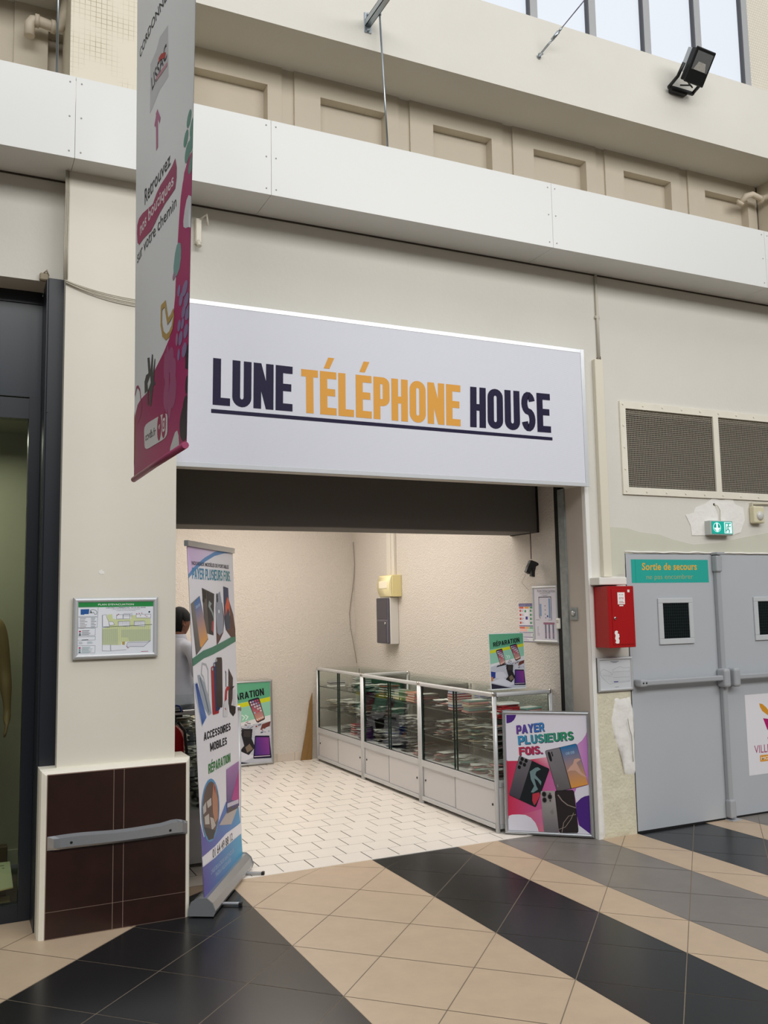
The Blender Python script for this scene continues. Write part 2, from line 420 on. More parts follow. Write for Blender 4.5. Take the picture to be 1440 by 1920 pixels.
# ================================================================ THE SETTING
T = 0.45; SQ = math.sqrt(0.5)
def latt(i, j): return ((i - j) * SQ * T, -(i + j) * SQ * T + 0.43)
FLB = mat('beige_floor_tile', 'bba58c', 0.42, nscale=7, namt=0.07, spec=0.45)
FLK = mat('black_floor_tile', '17181a', 0.26, nscale=14, namt=0.12, spec=0.45)
FLG = mat('grey_floor_tile', '77716b', 0.38, nscale=5, namt=0.12, spec=0.45)
GRT = mat('floor_grout', '7d7060', 0.85)
GRTD = mat('dark_joint', '3b3630', 0.9)
def band(d, i):          # d = column of half tiles counted across the hall, i = row of the left diagonal edge
    if d < -4: return 1 if i >= -2 else 0
    if d < -1: return 0
    k = (d + 1) % 6
    return (1, 1, 0, 2, 2, 0)[k]
fl = MB()
fl.box(-9, 9, -9, 0.335, -0.06, -0.0015, 3)
g = 0.0022
for i in range(-22, 34):
    for j in range(-22, 34):
        c = latt(i + .5, j + .5)
        if not (-6.5 < c[0] < 7.5 and -8.7 < c[1] < 0.75): continue
        P = {k: latt(i + a, j + b) for k, (a, b) in {'A': (0, 0), 'B': (1, 0), 'C': (1, 1), 'D': (0, 1)}.items()}
        cen = Vector(c)
        def sh(p): v = Vector(p); return v + (cen - v).normalized() * g * 1.6
        # the diagonal A-C runs square to the shop front and splits tiles where a band ends
        def clipadd(tri, m):
            tri = [(p[0], min(p[1], 0.333)) for p in tri]
            if all(p[1] > 0.32 for p in tri): return
            fl.add([(p[0], p[1], 0.0) for p in tri], [list(range(len(tri)))], m)
        d = i - j
        mR, mL = band(d, i), band(d - 1, i)
        if mR == mL: clipadd([sh(P[k]) for k in 'ABCD'], mR)
        else:
            e = 0.0012
            A, C_, B, D = sh(P['A']), sh(P['C']), sh(P['B']), sh(P['D'])
            clipadd([(A.x + e, A.y), B, (C_.x + e, C_.y)], mR); clipadd([(A.x - e, A.y), (C_.x - e, C_.y), D], mL)
floor = struct(fl.build('floor', [FLB, FLK, FLG, GRT]))

# white tiles of the shop floor, laid in running bond
SF = mat('white_floor_tile', 'e9e2d9', 0.28, nscale=6, namt=0.03)
SFJ = mat('tile_joint', '4a423c', 0.9)
sf = MB(); sf.box(-1.66, 1.28, 0.335, 4.2, -0.06, -0.0012, 1)
rr = random.Random(3)
y = 0.335; row = 0
while y < 4.18:
    y1 = min(y + 0.195, 4.18); x = -1.66 - (0.0 if row % 2 else 0.1) + 0.055
    top = 0.0012 if rr.random() > 0.28 else 0.0
    while x < 1.27:
        gx = rr.choice((0.003, 0.0034, 0.0012, 0.0038)); gy = rr.choice((0.0018, 0.0012, 0.0004, 0.0022))
        sf.add([(max(x + gx, -1.66), y + gy, 0), (min(x + .2 - gx, 1.27), y + gy, 0), (min(x + .2 - gx, 1.27), y1 - gy, 0), (max(x + gx, -1.66), y1 - gy, 0)], [(0, 1, 2, 3)], 0)
        x += 0.2
    y = y1; row += 1
sf.box(-1.66, 1.245, 0.318, 0.337, -0.01, 0.0035, 0)
struct(sf.build('floor_shop', [SF, SFJ]))

# facade: plaster wall with the shop opening, the exit doors and the neighbouring window
w = MB()
w.box(1.25, 1.588, 0, 0.24, 0, 2.46)
w.box(1.25, 7.5, 0, 0.24, 3.06, 4.45); w.box(1.25, 1.64, 0, 0.24, 2.46, 3.06); w.box(3.5, 7.5, 0, 0.24, 2.46, 3.06)
w.box(1.588, 7.5, 0, 0.24, 1.972, 2.46); w.box(3.42, 7.5, 0, 0.24, 0, 1.972)
w.box(-1.69, 1.25, 0, 0.24, 2.47, 4.45)
w.box(-2.295, -1.69, 0.0, 0.24, 0, 4.45)
w.box(-7, -2.295, 0, 0.24, 3.442, 4.45)
wf = struct(w.build('wall_front', PLASTER))
# ragged band of older greenish paint over the doors, white filler round the exit light and rough filler beside the door
def patch(name, pts, m, y=-0.002, th=0.002, parent=wf):
    b = MB(); b.prism([(p[0], p[2]) for p in pts], 'y', y, y + th + 0.001); return b.build(name, m, parent)
patch('repainted_patch', [(1.463,0.0,2.161),(1.619,0.0,2.157),(1.742,0.0,2.128),(1.919,0.0,2.115),(2.056,0.0,2.078),(2.254,0.0,2.044),(2.5,0.0,2.06),(2.813,0.0,2.114),(3.049,0.0,2.148),(3.29,0.0,2.17),(3.274,0.0,1.988),(1.594,0.0,1.97),(1.58,0.0,1.815),(1.463,0.0,1.812)], PATCHG)
patch('filler_patch', [(2.19,0.0,2.266),(2.271,0.0,2.284),(2.291,0.0,2.326),(2.396,0.0,2.358),(2.471,0.0,2.406),(2.553,0.0,2.392),(2.678,0.0,2.413),(2.708,0.0,2.364),(2.792,0.0,2.341),(2.801,0.0,2.244),(2.748,0.0,2.147),(2.655,0.0,2.12),(2.243,0.0,2.113),(2.233,0.0,2.19)], PATCHW, -0.004)
nz = MB()                                      # rough lower wall between the opening and the door
nx, nzz = 14, 44
for k in range(nzz + 1):
    for i in range(nx + 1):
        X = 1.286 + (1.586 - 1.286) * i / nx; Z = 0.0 + 0.985 * k / nzz
        edge = 1 if 0 < i < nx and 0 < k < nzz else 0
        q = noise.fractal(Vector((X * 14, Z * 6, 2.3)), 1.0, 2.0, 5)
        nz.v.append((X + (0.003 * noise.noise(Vector((Z * 30, 1, 1))) if not edge else 0), -0.001 - edge * (0.004 + 0.006 * max(-0.6, q)), Z))
for k in range(nzz):
    for i in range(nx):
        nz.f.append([k * (nx + 1) + i, k * (nx + 1) + i + 1, (k + 1) * (nx + 1) + i + 1, (k + 1) * (nx + 1) + i]); nz.mi.append(0); nz.sm.append(True)
ROUGH = mat('crumbling_plaster', 'd3cdb6', 0.85, nscale=11, namt=0.10, bump=0.6, bscale=45)
nz.build('rough_plaster', ROUGH, wf)
def lump(name, pts, m, y0, dz=0.012, parent=wf, seed=0):
    bm = bmesh.new(); vs = [bm.verts.new((p[0], 0, p[2])) for p in pts]; bm.faces.new(vs)
    bmesh.ops.triangulate(bm, faces=bm.faces[:])
    for _ in range(4): bmesh.ops.subdivide_edges(bm, edges=[e for e in bm.edges if e.calc_length() > 0.025], cuts=1, use_grid_fill=False)
    bmesh.ops.triangulate(bm, faces=bm.faces[:])
    bd = {v for e in bm.edges if e.is_boundary for v in e.verts}
    for v in bm.verts:
        n = noise.fractal(Vector((v.co.x * 22, v.co.z * 12, 5 + seed)), 0.9, 2.0, 4)
        v.co.y = y0 + (0.006 if v in bd else -dz * (0.55 + 0.7 * n))
    b = MB(); b.frombm(bm, 0, True); bm.free(); return b.build(name, m, parent)
lump('filler_lump', [(1.438,0.0,0.95),(1.572,0.0,0.95),(1.596,0.0,0.858),(1.575,0.0,0.674),(1.583,0.0,0.407),(1.493,0.0,0.415),(1.48,0.0,0.515),(1.447,0.0,0.61),(1.422,0.0,0.667),(1.401,0.0,0.797),(1.42,0.0,0.87)], PATCHW, -0.008, 0.009)
lump('corner_filler', [(1.253,0.0,0.644),(1.276,0.0,0.638),(1.298,0.0,0.441),(1.301,0.0,-0.0),(1.255,0.0,-0.002),(1.247,0.0,0.266)], PATCHW, -0.006, 0.004)
cr = MB(); cr.tube([(1.528, -0.026, 0.80), (1.538, -0.027, 0.73), (1.556, -0.026, 0.68), (1.558, -0.024, 0.60), (1.565, -0.02, 0.50)], 0.0022, 5)
cr.build('crack', mat('crack_shadow', '8c887c', 0.9), wf)
# white angle bead on the opening's right corner, and the jamb lining
b = MB(); b.box(1.248, 1.283, -0.004, 0.002, 0, 2.455); b.box(1.2465, 1.25, -0.004, 0.03, 0, 2.455)
struct(b.build('trim_corner_bead', mat('white_bead', 'e6e5e0', 0.4)))
b = MB(); b.box(1.2485, 1.25, 0.03, 0.225, 0, 2.455)
struct(b.build('trim_jamb', mat('jamb_lining', 'b3aaa0', 0.6, nscale=4, namt=0.05)))
b = MB(); b.box(1.238, 1.268, 0.228, 0.306, 0, 2.46); b.box(1.236, 1.239, 0.229, 0.24, 0, 2.46)
tk = tag(b.build('shutter_guide_rail', STEEL), 'scuffed grey steel shutter guide channel inside the right edge of the shop opening', 'rail')

# shop interior
b = MB(); b.box(1.27, 1.42, 0.363, 4.4, 0, 3.0)
struct(b.build('wall_shop_right', SHOPWALL))
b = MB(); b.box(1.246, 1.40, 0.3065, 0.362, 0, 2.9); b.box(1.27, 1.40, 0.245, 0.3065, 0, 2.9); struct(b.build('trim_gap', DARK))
b = MB(); b.box(-1.8, 1.42, 4.18, 4.4, 0, 3.0); struct(b.build('wall_shop_back', SHOPWALL))
b = MB(); b.box(-1.8, -1.66, 0.24, 4.4, 0, 3.0); struct(b.build('wall_shop_left', SHOPWALL))
b = MB(); b.box(-1.8, 1.42, 0.24, 4.4, 2.9, 3.0); struct(b.build('ceiling_shop', mat('shop_ceiling', 'e5e2da', 0.8)))
SKT = mat('skirting_tile', 'c9bfb2', 0.4, nscale=5, namt=0.04)
b = MB(); x = -1.66
while x < 0.70:
    x1 = min(x + 0.2, 0.715); b.bbox(x + .001, x1 - .001, 4.17, 4.181, 0, 0.085, .002, 1); x = x1
struct(b.build('baseboard_back', SKT))
lf = thing('ceiling_light', 'long white ceiling light panel over the shop floor', 'light', (-0.2, 2.2, 2.9))
b = MB()
for sx in (-.82, .79): b.box(-.2 + sx, -.2 + sx + .03, .88, 3.52, 2.862, 2.9)
for sy in (.88, 3.49): b.box(-.99, .59, sy, sy + .03, 2.862, 2.9)
b.build('frame', WHITEP, lf)
b = MB(); b.box(-.99, .59, .91, 3.49, 2.875, 2.885); b.build('diffuser', emis('lamp_diffuser', 'ffe6c8', 1.5), lf)

# pillar between the two shop fronts: smooth below, little mosaic tiles above the white fascia
b = MB(); b.box(-2.295, -1.69, -0.14, 0.0, 0, 4.52)
pil = struct(b.build('wall_pillar', COLUMNP))
b = MB(); b.prism([(p[0], p[2]) for p in [(-2.101,-0.14,1.827),(-2.098,-0.14,1.839),(-2.09,-0.14,1.841),(-2.085,-0.14,1.847),(-2.082,-0.14,1.839),(-2.073,-0.14,1.833),(-2.073,-0.14,1.821),(-2.09,-0.14,1.819)]], 'y', -.1412, -.1395)
b.build('paint_chip', PATCHW, pil)
MOS = mat('grimy_mosaic', 'dbd3bf', 0.6, nscale=3, namt=0.04)
nt = MOS.node_tree; bs = nt.nodes['Principled BSDF']; tcn = nt.nodes.new('ShaderNodeTexCoord'); mp = nt.nodes.new('ShaderNodeMapping')
mp.inputs['Rotation'].default_value = (PI / 2, 0, 0)
bk = nt.nodes.new('ShaderNodeTexBrick'); bk.offset = 0; bk.inputs['Scale'].default_value = 1; bk.inputs['Brick Width'].default_value = 0.03; bk.inputs['Row Height'].default_value = 0.03
bk.inputs['Mortar Size'].default_value = 0.0016; bk.inputs['Color1'].default_value = (*hx('ddd5c2'), 1); bk.inputs['Color2'].default_value = (*hx('dbd3bf'), 1); bk.inputs['Mortar'].default_value = (*hx('a8997c'), 1)
nt.links.new(tcn.outputs['Object'], mp.inputs[0]); nt.links.new(mp.outputs[0], bk.inputs['Vector'])
n1 = nt.nodes.new('ShaderNodeTexNoise'); n1.inputs['Scale'].default_value = 3.5; nt.links.new(tcn.outputs['Object'], n1.inputs['Vector'])
rp = nt.nodes.new('ShaderNodeMapRange'); rp.inputs[1].default_value = .42; rp.inputs[2].default_value = .62; nt.links.new(n1.outputs['Fac'], rp.inputs[0])
mxx = nt.nodes.new('ShaderNodeMix'); mxx.data_type = 'RGBA'; mxx.inputs[6].default_value = (*hx('ddd5c2'), 1)
nt.links.new(rp.outputs[0], mxx.inputs[0]); nt.links.new(bk.outputs['Color'], mxx.inputs[7]); nt.links.new(mxx.outputs[2], bs.inputs['Base Color'])
b = MB(); b.box(-2.295, -1.69, -0.14, 0.30, 4.52, 6.6)
struct(b.build('wall_pillar_upper', MOS))

# white fascia beam: bent sheet panels with rivets, a flat soffit under it
b = MB(); JX = [-7.0, -4.35, -2.278, -1.177, 0.839, 2.870, 4.9, 7.5]
for a, c in zip(JX, JX[1:]):
    b.box(a + .0012, c - .0012, -0.30, -0.294, 4.039, 4.50); b.box(a + .0012, c - .0012, -0.294, -0.001, 4.039, 4.045)
    b.box(a + .0012, c - .0012, -0.294, -0.27, 4.494, 4.50)
b.box(-7, 7.5, -0.27, 0.29, 4.046, 4.06, 1)  # dark sheet added in the unseen tray to cut light bouncing upward
fas = struct(b.build('trim_fascia', [WHITEBOARD, mat('dark_bounce_sheet', '5f584c', 0.9)]))
b = MB()
for x in JX[1:-1]:
    for dx in (-.03, .03):
        for z in (4.075, 4.27, 4.465): b.lathe([(0.005, 0), (0.004, -.003)], (x + dx, -0.30, z), 'y', 8)
pieces(b, 'rivet', mat('rivet_grey', '9b9b98', 0.5), fas)
b = MB(); b.box(-7, -2.295, -.0035, .001, 4.028, 4.0385); b.box(-1.69, 7.5, -.0035, .001, 4.028, 4.0385)  # thin dark strip along the joint of wall and soffit
struct(b.build('trim_shadow_joint', mat('joint_dark_brown', '4b4238', 0.9)))

# recessed upper wall with sunk panels, upper beam, clerestory windows
b = MB(); ZT = 5.249
PX = [(-1.50 + .879 * k) for k in range(-5, 9)]
edges = [-7.0]
zt2 = 5.105
for k, x in enumerate(PX):
    a, c = x, x + 0.50
    # frame around one sunk panel, its bevelled reveals and its back
    e0 = edges[-1]
    if k: b.box(e0, e0 + .10, .30, .36, 4.3, ZT); b.box(e0 + .10, e0 + .19, .316, .36, 4.3, ZT); b.box(e0 + .19, a, .30, .36, 4.3, ZT)
    else: b.box(e0, a, .30, .36, 4.3, ZT)
    b.box(a, c, .30, .36, zt2, ZT)
    bv, dp = .004, .075
    b.add([(a, .30, 4.3), (a, .30, zt2), (a + bv, .30 + dp, zt2 - bv), (a + bv, .30 + dp, 4.3),
           (c, .30, zt2), (c - bv, .30 + dp, zt2 - bv), (c, .30, 4.3), (c - bv, .30 + dp, 4.3)],
          [(0, 1, 2, 3), (1, 4, 5, 2), (4, 6, 7, 5), (3, 2, 5, 7)])
    edges.append(c)
b.box(edges[-1], 8, .30, .36, 4.3, ZT)
b.box(-7, 8, .242, .42, 4.3, 4.44)
rw = struct(b.build('wall_recess', PLASTER2))
b = MB(); b.box(3.515, 5, -.119, .30, 4.45, ZT); struct(b.build('wall_return', PLASTER2))
b = MB(); b.box(-7, -2.31, -.12, .35, ZT, 5.85); b.box(-1.675, 8, -.12, .35, ZT, 5.85)
struct(b.build('wall_upper', PLASTER))
MX = [.965 + .545 * k for k in range(-6, 5)]
MULL = mat('grey_mullion', 'a2a3a5', 0.5)
MULD = mat('mullion_dark_strip', '4c4d52', 0.6)  # darker tone for the strip down each mullion's left side
for n, (a, c) in enumerate(zip(MX, MX[1:])):
    b = MB(); b.box(a - .035, a + .03, -.01, .02, 5.85, 8.0); b.box(a - .045, a - .035, -.005, .03, 5.85, 8.0, 1)
    if n == 9: b.box(c - .035, c + .03, -.01, .02, 5.85, 8.0); b.box(c - .045, c - .035, -.005, .03, 5.85, 8.0, 1)
    o = struct(b.build('window_%d' % (n + 1), [MULL, MULD]))
    b = MB(); b.box(a - .02, c + .02, .03, .04, 5.85, 8.0); b.build('frosted_pane', FROST, o)
RIB = mat('pale_mosaic', 'd8d2c4', 0.6)
nt = RIB.node_tree; tcn = nt.nodes.new('ShaderNodeTexCoord'); mp = nt.nodes.new('ShaderNodeMapping'); mp.inputs['Rotation'].default_value = (PI / 2, 0, 0)
bk = nt.nodes.new('ShaderNodeTexBrick'); bk.offset = .5; bk.inputs['Scale'].default_value = 1; bk.inputs['Brick Width'].default_value = 0.024; bk.inputs['Row Height'].default_value = 0.024; bk.inputs['Mortar Size'].default_value = 0.0016
bk.inputs['Color1'].default_value = (*hx('dad4c7'), 1); bk.inputs['Color2'].default_value = (*hx('d6d0c2'), 1); bk.inputs['Mortar'].default_value = (*hx('b9b1a0'), 1)
nt.links.new(tcn.outputs['Object'], mp.inputs[0]); nt.links.new(mp.outputs[0], bk.inputs['Vector']); nt.links.new(bk.outputs['Color'], nt.nodes['Principled BSDF'].inputs['Base Color'])
b = MB(); x = 3.15
b.box(3.15, 8, .03, .35, 5.85, 8.0)
ru = struct(b.build('wall_upper_right', RIB))

# the neighbouring display window (left)
b = MB(); b.box(-4.2, -2.385, .20, .24, 2.83, 3.42); b.build('x', NAVYP).name = 'window_display_panel'
struct(bpy.data.objects['window_display_panel'])
b = MB()
b.box(-2.445, -2.3855, .17, .24, .0, 2.829); b.box(-4.2, -2.4455, .17, .24, 2.70, 2.815); b.box(-4.2, -2.4455, .17, .24, .0, .085)
b.box(-2.385, -2.375, .12, .24, 0, 3.42); b.box(-4.2, -2.3855, .192, .24, 3.37, 3.441)
wd = struct(b.build('window_display', NAVY))
b = MB(); b.box(-4.2, -2.445, .205, .211, .085, 2.70); b.build('glass_pane', GLASSD, wd)
b = MB(); b.bbox(-2.376, -2.287, -.06, .165, .0, 3.445, .003, 1); b.bbox(-2.385, -2.374, -.05, .13, 0, 3.44, .002, 1)
b.lathe([(.006, 0), (.005, -.004)], (-2.37, -.06, 2.70), 'y', 8)
tag(b.build('frame_post', NAVY), 'dark blue metal post of the neighbouring shop front, against the pillar', 'post')
b = MB(); b.box(-4.2, -2.26, 1.30, 1.34, .10, 2.85); struct(b.build('wall_display_back', mat('olive_wall', 'a3a290', 0.8, nscale=2, namt=0.04)))
b = MB(); b.box(-2.27, -2.24, .24, 1.34, 0, 3.3); struct(b.build('wall_display_side', mat('olive_side', '98978a', 0.8)))
b = MB(); b.box(-4.2, -2.26, .24, 1.34, -.05, .0); struct(b.build('floor_display', mat('display_floor', '2b2c22', 0.5)))
b = MB(); b.box(-4.2, -2.26, .24, 1.34, 2.82, 2.88); struct(b.build('ceiling_display', mat('display_ceiling', '86876f', 0.8)))
b = MB(); b.box(-4.2, -2.27, 1.285, 1.30, .02, .11); struct(b.build('baseboard_display', mat('display_skirting', 'b3b5a3', 0.5)))

# emergency exit double door
DW = [(1.592, 2.487), (2.492, 3.40)]
for n, (a, c) in enumerate(DW):
    b = MB(); b.bbox(a, c, -.004, .04, .012, 1.968, .003, 1)
    d = struct(b.build('door_%d' % (n + 1), DOORG))
    wx0, wx1 = (1.868, 2.204) if n == 0 else (2.832, 3.168)
    b = MB(); z0, z1 = 1.305, 1.642
    for q in ((wx0, wx1, z0, z0 + .042), (wx0, wx1, z1 - .036, z1), (wx0, wx0 + .045, z0 + .042, z1 - .036), (wx1 - .04, wx1, z0 + .042, z1 - .036)):
        b.bbox(q[0], q[1], -.016, -.004, q[2], q[3], .003, 1)
    f = b.build('window_frame', mat('door_window_frame%d' % n, 'c0c3c6', 0.4), d)
    b = MB(); b.box(wx0 + .045, wx1 - .04, -.0085, -.006, z0 + .042, z1 - .036)
    for k in range(1, 12):
        x = wx0 + .045 + (wx1 - wx0 - .085) * k / 12; b.box(x - .0008, x + .0008, -.0095, -.0085, z0 + .042, z1 - .036, 1)
        z = z0 + .042 + (z1 - z0 - .078) * k / 12; b.box(wx0 + .045, wx1 - .04, -.0095, -.0085, z - .0008, z + .0008, 1)
    b.build('wired_glass', [MIRROR, mat('glass_wire%d' % n, '3a4346', 0.4, 0.5)], f)
    # push bar
    x0, x1 = (1.625, 2.42) if n == 0 else (2.53, 3.36)
    b = MB(); b.bbox(x0, x1, -.075, -.03, 1.024, 1.062, .008, 2)
    pb = b.build('push_bar', BARG, d)
    b = MB(); e = x0 - .012 if n == 0 else x1 - .05
    b.bbox(e, e + .062, -.085, -.004, 1.018, 1.07, .012, 3); b.lathe([(.006, 0), (.006, -.003)], (e + .02, -.085, 1.045), 'y', 8, 1)
    b.lathe([(.006, 0), (.006, -.003)], (e + .048, -.085, 1.045), 'y', 8, 1)
    b.build('end_bracket', [BARG, BLACK], pb)
    h = 2.405 if n == 0 else 2.505
    b = MB(); b.bbox(h, h + .065, -.095, -.004, .972, 1.112, .02, 3)
    b.build('latch_housing', BARG, d)
b = MB(); b.bbox(2.432, 2.475, -.045, -.004, .10, 1.84, .006, 1); b.bbox(2.420, 2.478, -.06, -.004, 1.835, 1.962, .012, 2)
b.bbox(2.424, 2.482, -.06, -.004, .015, .15, .012, 2); b.bbox(2.42, 2.50, -.07, 0.0, 1.965, 1.985, .004, 1); b.box(2.42, 2.52, -.075, .0, 0, .006)
b.build('vertical_rod', BARG, bpy.data.objects['door_1'])
b = MB(); b.bbox(2.486, 2.512, -.014, -.004, .02, 1.955, .003, 1); b.build('cover_strip', DOORG, bpy.data.objects['door_2'])
b = MB(); b.box(1.580, 3.42, .04, .24, 0, 1.972); struct(b.build('trim_door_shadow', DARK))
b = MB(); b.box(1.588, 1.5925, -.003, .04, 0, 1.972); b.box(1.588, 3.42, -.001, .04, 1.967, 1.972); b.box(1.588, 3.42, -.001, .04, 0, .010)
struct(b.build('trim_door_gap', DARK))
# ragged bead of mastic over the door head
b = MB(); pts = []
for k in range(60):
    x = 1.586 + k * .0306; pts.append((x, -.004, 1.982 + .006 * noise.noise(Vector((x * 9, 3, 1)))))
b.tube(pts, [.006 + .0035 * noise.noise(Vector((p[0] * 14, 1, 7))) for p in pts], 6)
b.build('door_head_filler', PATCHW, wf)

# ================================================================ THINGS ON THE FACADE
# --- shop sign
sg = thing('shop_sign', 'wide white shop sign reading LUNE TÉLÉPHONE HOUSE in dark blue and orange', 'sign', (-.23, 0, 2.435))
b = MB(); b.box(-1.70, 1.245, -.055, -.001, 2.445, 3.425)
b.build('sign_box', ALUW, sg)
fr = MB()
fr.bbox(-1.70, 1.247, -.064, -.05, 2.437, 2.466, .002, 1); fr.bbox(-1.70, 1.247, -.064, -.05, 3.404, 3.432, .002, 1)
fr.bbox(1.216, 1.2475, -.0652, -.049, 2.436, 3.433, .002, 1)
fr.build('sign_frame', mat('sign_frame_alu', 'dfe2e6', 0.25, 0.3), sg)
a = Art('d9dbe5')
NV, OR = '1d1738', 'e0a248'
a.big('LUNE', [(0.081,0.367),(0.25,0.364),(0.251,0.66),(0.082,0.665)], NV, .165, .045, 2, .72)
a.big('TÉLÉPHONE', [(0.27,0.363),(0.654,0.355),(0.656,0.65),(0.27,0.652)], OR, .165, .045, 2, .72)
a.big('HOUSE', [(0.679,0.356),(0.904,0.36),(0.904,0.654),(0.682,0.649)], NV, .165, .045, 2, .72)
a.rq([(0.078,0.315),(0.907,0.303),(0.907,0.327),(0.078,0.34)], .01, NV, 2)
SIGNM = printmat('sign_canvas', 0.5)
nt = SIGNM.node_tree; wv = nt.nodes.new('ShaderNodeTexWave'); wv.inputs['Scale'].default_value = 60; wv.bands_direction = 'Z'; tcn = nt.nodes.new('ShaderNodeTexCoord')
bpn = nt.nodes.new('ShaderNodeBump'); bpn.inputs['Strength'].default_value = .12; bpn.inputs['Distance'].default_value = .002
nt.links.new(tcn.outputs['Object'], wv.inputs['Vector']); nt.links.new(wv.outputs['Fac'], bpn.inputs['Height']); nt.links.new(bpn.outputs[0], nt.nodes['Principled BSDF'].inputs['Normal'])
a.build('sign_face', CN['sign'], sg, SIGNM)

# --- shutter cover
b = MB(); b.bbox(-1.62, 1.262, .60, .98, 2.168, 2.78, .012, 2)
sc = thing('shutter_cover', 'long dark grey cloth cover of the rolled shutter, hanging below the white shop sign', 'shutter cover', (-.2, .8, 2.168))
b = MB(); N = 60
for k in range(N + 1):
    x = -1.655 + (1.262 + 1.655) * k / N
    for z, yy in ((2.80, .60), (2.62, .598), (2.45, .606), (2.28, .60), (2.175, .603), (2.168, .615)):
        b.v.append((x, yy + .006 * noise.noise(Vector((x * 2.3, z * 3 + x, 0))), z + (.004 * noise.noise(Vector((x * 1.5, 4, 2))) if z < 2.2 else 0)))
for k in range(N):
    for i in range(5): b.f.append([k * 6 + i, k * 6 + i + 1, (k + 1) * 6 + i + 1, (k + 1) * 6 + i]); b.mi.append(0); b.sm.append(True)
b.box(-1.655, 1.262, .62, .98, 2.172, 2.80)
b.build('cloth_cover', CLOTH, sc)
b = MB(); b.bbox(1.255, 1.268, .592, .98, 2.165, 2.80, .002, 1); b.build('end_plate', BLACK, sc)
# --- rod and pull hanging from the cover
ph = thing('shutter_pull', 'black forked plastic pull hanging on a thin rod below the shutter cover', 'pull handle', (1.20, .585, 2.165))
b = MB(); b.tube([(1.19, .60, 2.17), (1.19, .60, 1.96)], .004, 8); b.build('rod', mat('brown_rod', '5a463f', .5), ph)
b = MB()
hp = [(1.172,0.6,1.944),(1.184,0.6,1.951),(1.224,0.6,1.939),(1.245,0.6,1.929),(1.247,0.6,1.915),(1.235,0.6,1.908),(1.223,0.6,1.904),(1.211,0.6,1.865),(1.208,0.6,1.823),(1.179,0.6,1.83),(1.184,0.6,1.862),(1.188,0.6,1.898),(1.179,0.6,1.885),(1.165,0.6,1.845),(1.132,0.6,1.863),(1.148,0.6,1.899),(1.168,0.6,1.932)]
b.prism([(p[0], p[2]) for p in hp], 'y', .585, .615); b.build('forked_handle', BLACK, ph)
b = MB(); b.tube([(1.141,0.6,1.854),(1.096,0.6,1.781),(1.157,0.6,1.723)], .0015, 5); b.build('thin_cord', mat('cord_grey', '8d8580', .6), ph)

# --- ventilation grille
gr = thing('wall_grille', 'big two-part cream framed wall grille with woven wire mesh above the exit doors', 'grille', (2.55, 0, 2.40))
b = MB()
gx0, gx1 = 1.596, 3.50
for q in ((gx0, gx1, 3.046, 3.098), (gx0, gx1, 2.404, 2.456), (gx0, gx0 + .052, 2.456, 3.046), (2.512, 2.568, 2.456, 3.046), (gx1 - .05, gx1, 2.456, 3.046)):
    b.box(q[0], q[1], -.014, -.001, q[2], q[3])
b.build('grille_frame', CREAM, gr)
b = MB()
for k in range(11): b.lathe([(.009, 0), (.006, -.005)], (gx0 + .028 + k * .19, -.014, 3.075), 'y', 8); b.lathe([(.009, 0), (.006, -.005)], (gx0 + .028 + k * .19, -.014, 2.428), 'y', 8)
for k in range(1, 4): b.lathe([(.009, 0), (.006, -.005)], (gx0 + .026, -.014, 2.428 + k * .162), 'y', 8)
pieces(b, 'screw', CREAM, gr)
for a_, c_ in ((1.648, 2.512), (2.568, 3.45)):
    b = MB(); n = 58
    for k in range(n + 1):
        x = a_ + (c_ - a_) * k / n; b.box(x - .0014, x + .0014, .004, .0065, 2.456, 3.046)
    m_ = 40
    for k in range(m_ + 1):
        z = 2.456 + .59 * k / m_; b.box(a_, c_, .001, .004, z - .0014, z + .0014)
    b.build('wire_mesh', mat('dusty_wire', 'b3ab9c', .6, .2), gr)
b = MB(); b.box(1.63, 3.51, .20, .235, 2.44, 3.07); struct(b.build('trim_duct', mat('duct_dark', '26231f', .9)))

# --- exit light
ex = thing('emergency_exit_light', 'small lit green exit sign with arrow and running figure, fixed above the grey doors', 'exit sign', (2.49, 0, 2.115))
b = MB(); b.bbox(2.375, 2.606, -.062, 0, 2.116, 2.226, .004, 2); b.build('housing', mat('exit_housing', 'b9bdb9', .4), ex)
a = Art('1c9c8e')
a.rect((.60, .05), (.97, .95), 'd8f2ee', 1)
a.ell((.25, .52), .19, .40, '9fe6dc', 1); a.ell((.25, .52), .15, .33, '15877b', 2)
a.poly([(.21, .88), (.29, .88), (.29, .48), (.40, .48), (.25, .12), (.10, .48), (.21, .48)], 'e6fbf8', 3)
a.rect((.64, .1), (.68, .9), '1c9c8e', 2); a.rect((.64, .82), (.93, .9), '1c9c8e', 2)
a.ell((.80, .76), .028, .07, '158a7e', 3)
a.line([(.80, .68), (.77, .42), (.84, .28), (.82, .12)], .035, '158a7e', 3, .45); a.line([(.77, .42), (.71, .30), (.66, .30)], .03, '158a7e', 3, .45)
a.line([(.80, .65), (.73, .58), (.71, .45)], .022, '158a7e', 3, .45); a.line([(.80, .65), (.87, .58), (.91, .66)], .022, '158a7e', 3, .45)
a.build('lit_face', CN['exit'], ex, LIT)
b = MB(); b.tube([(2.484, -.004, 2.357), (2.503, -.02, 2.345), (2.524, -.022, 2.31), (2.528, -.015, 2.26), (2.522, -.02, 2.225)], .0035, 8); b.build('cable', mat('cable_cream', 'c4bda8', .5), ex)
b = MB(); b.lathe([(.014, 0), (.010, -.004)], (2.484, 0, 2.357), 'y', 10); b.build('cable_hole', mat('hole_shade', '8d8676', .8), ex)

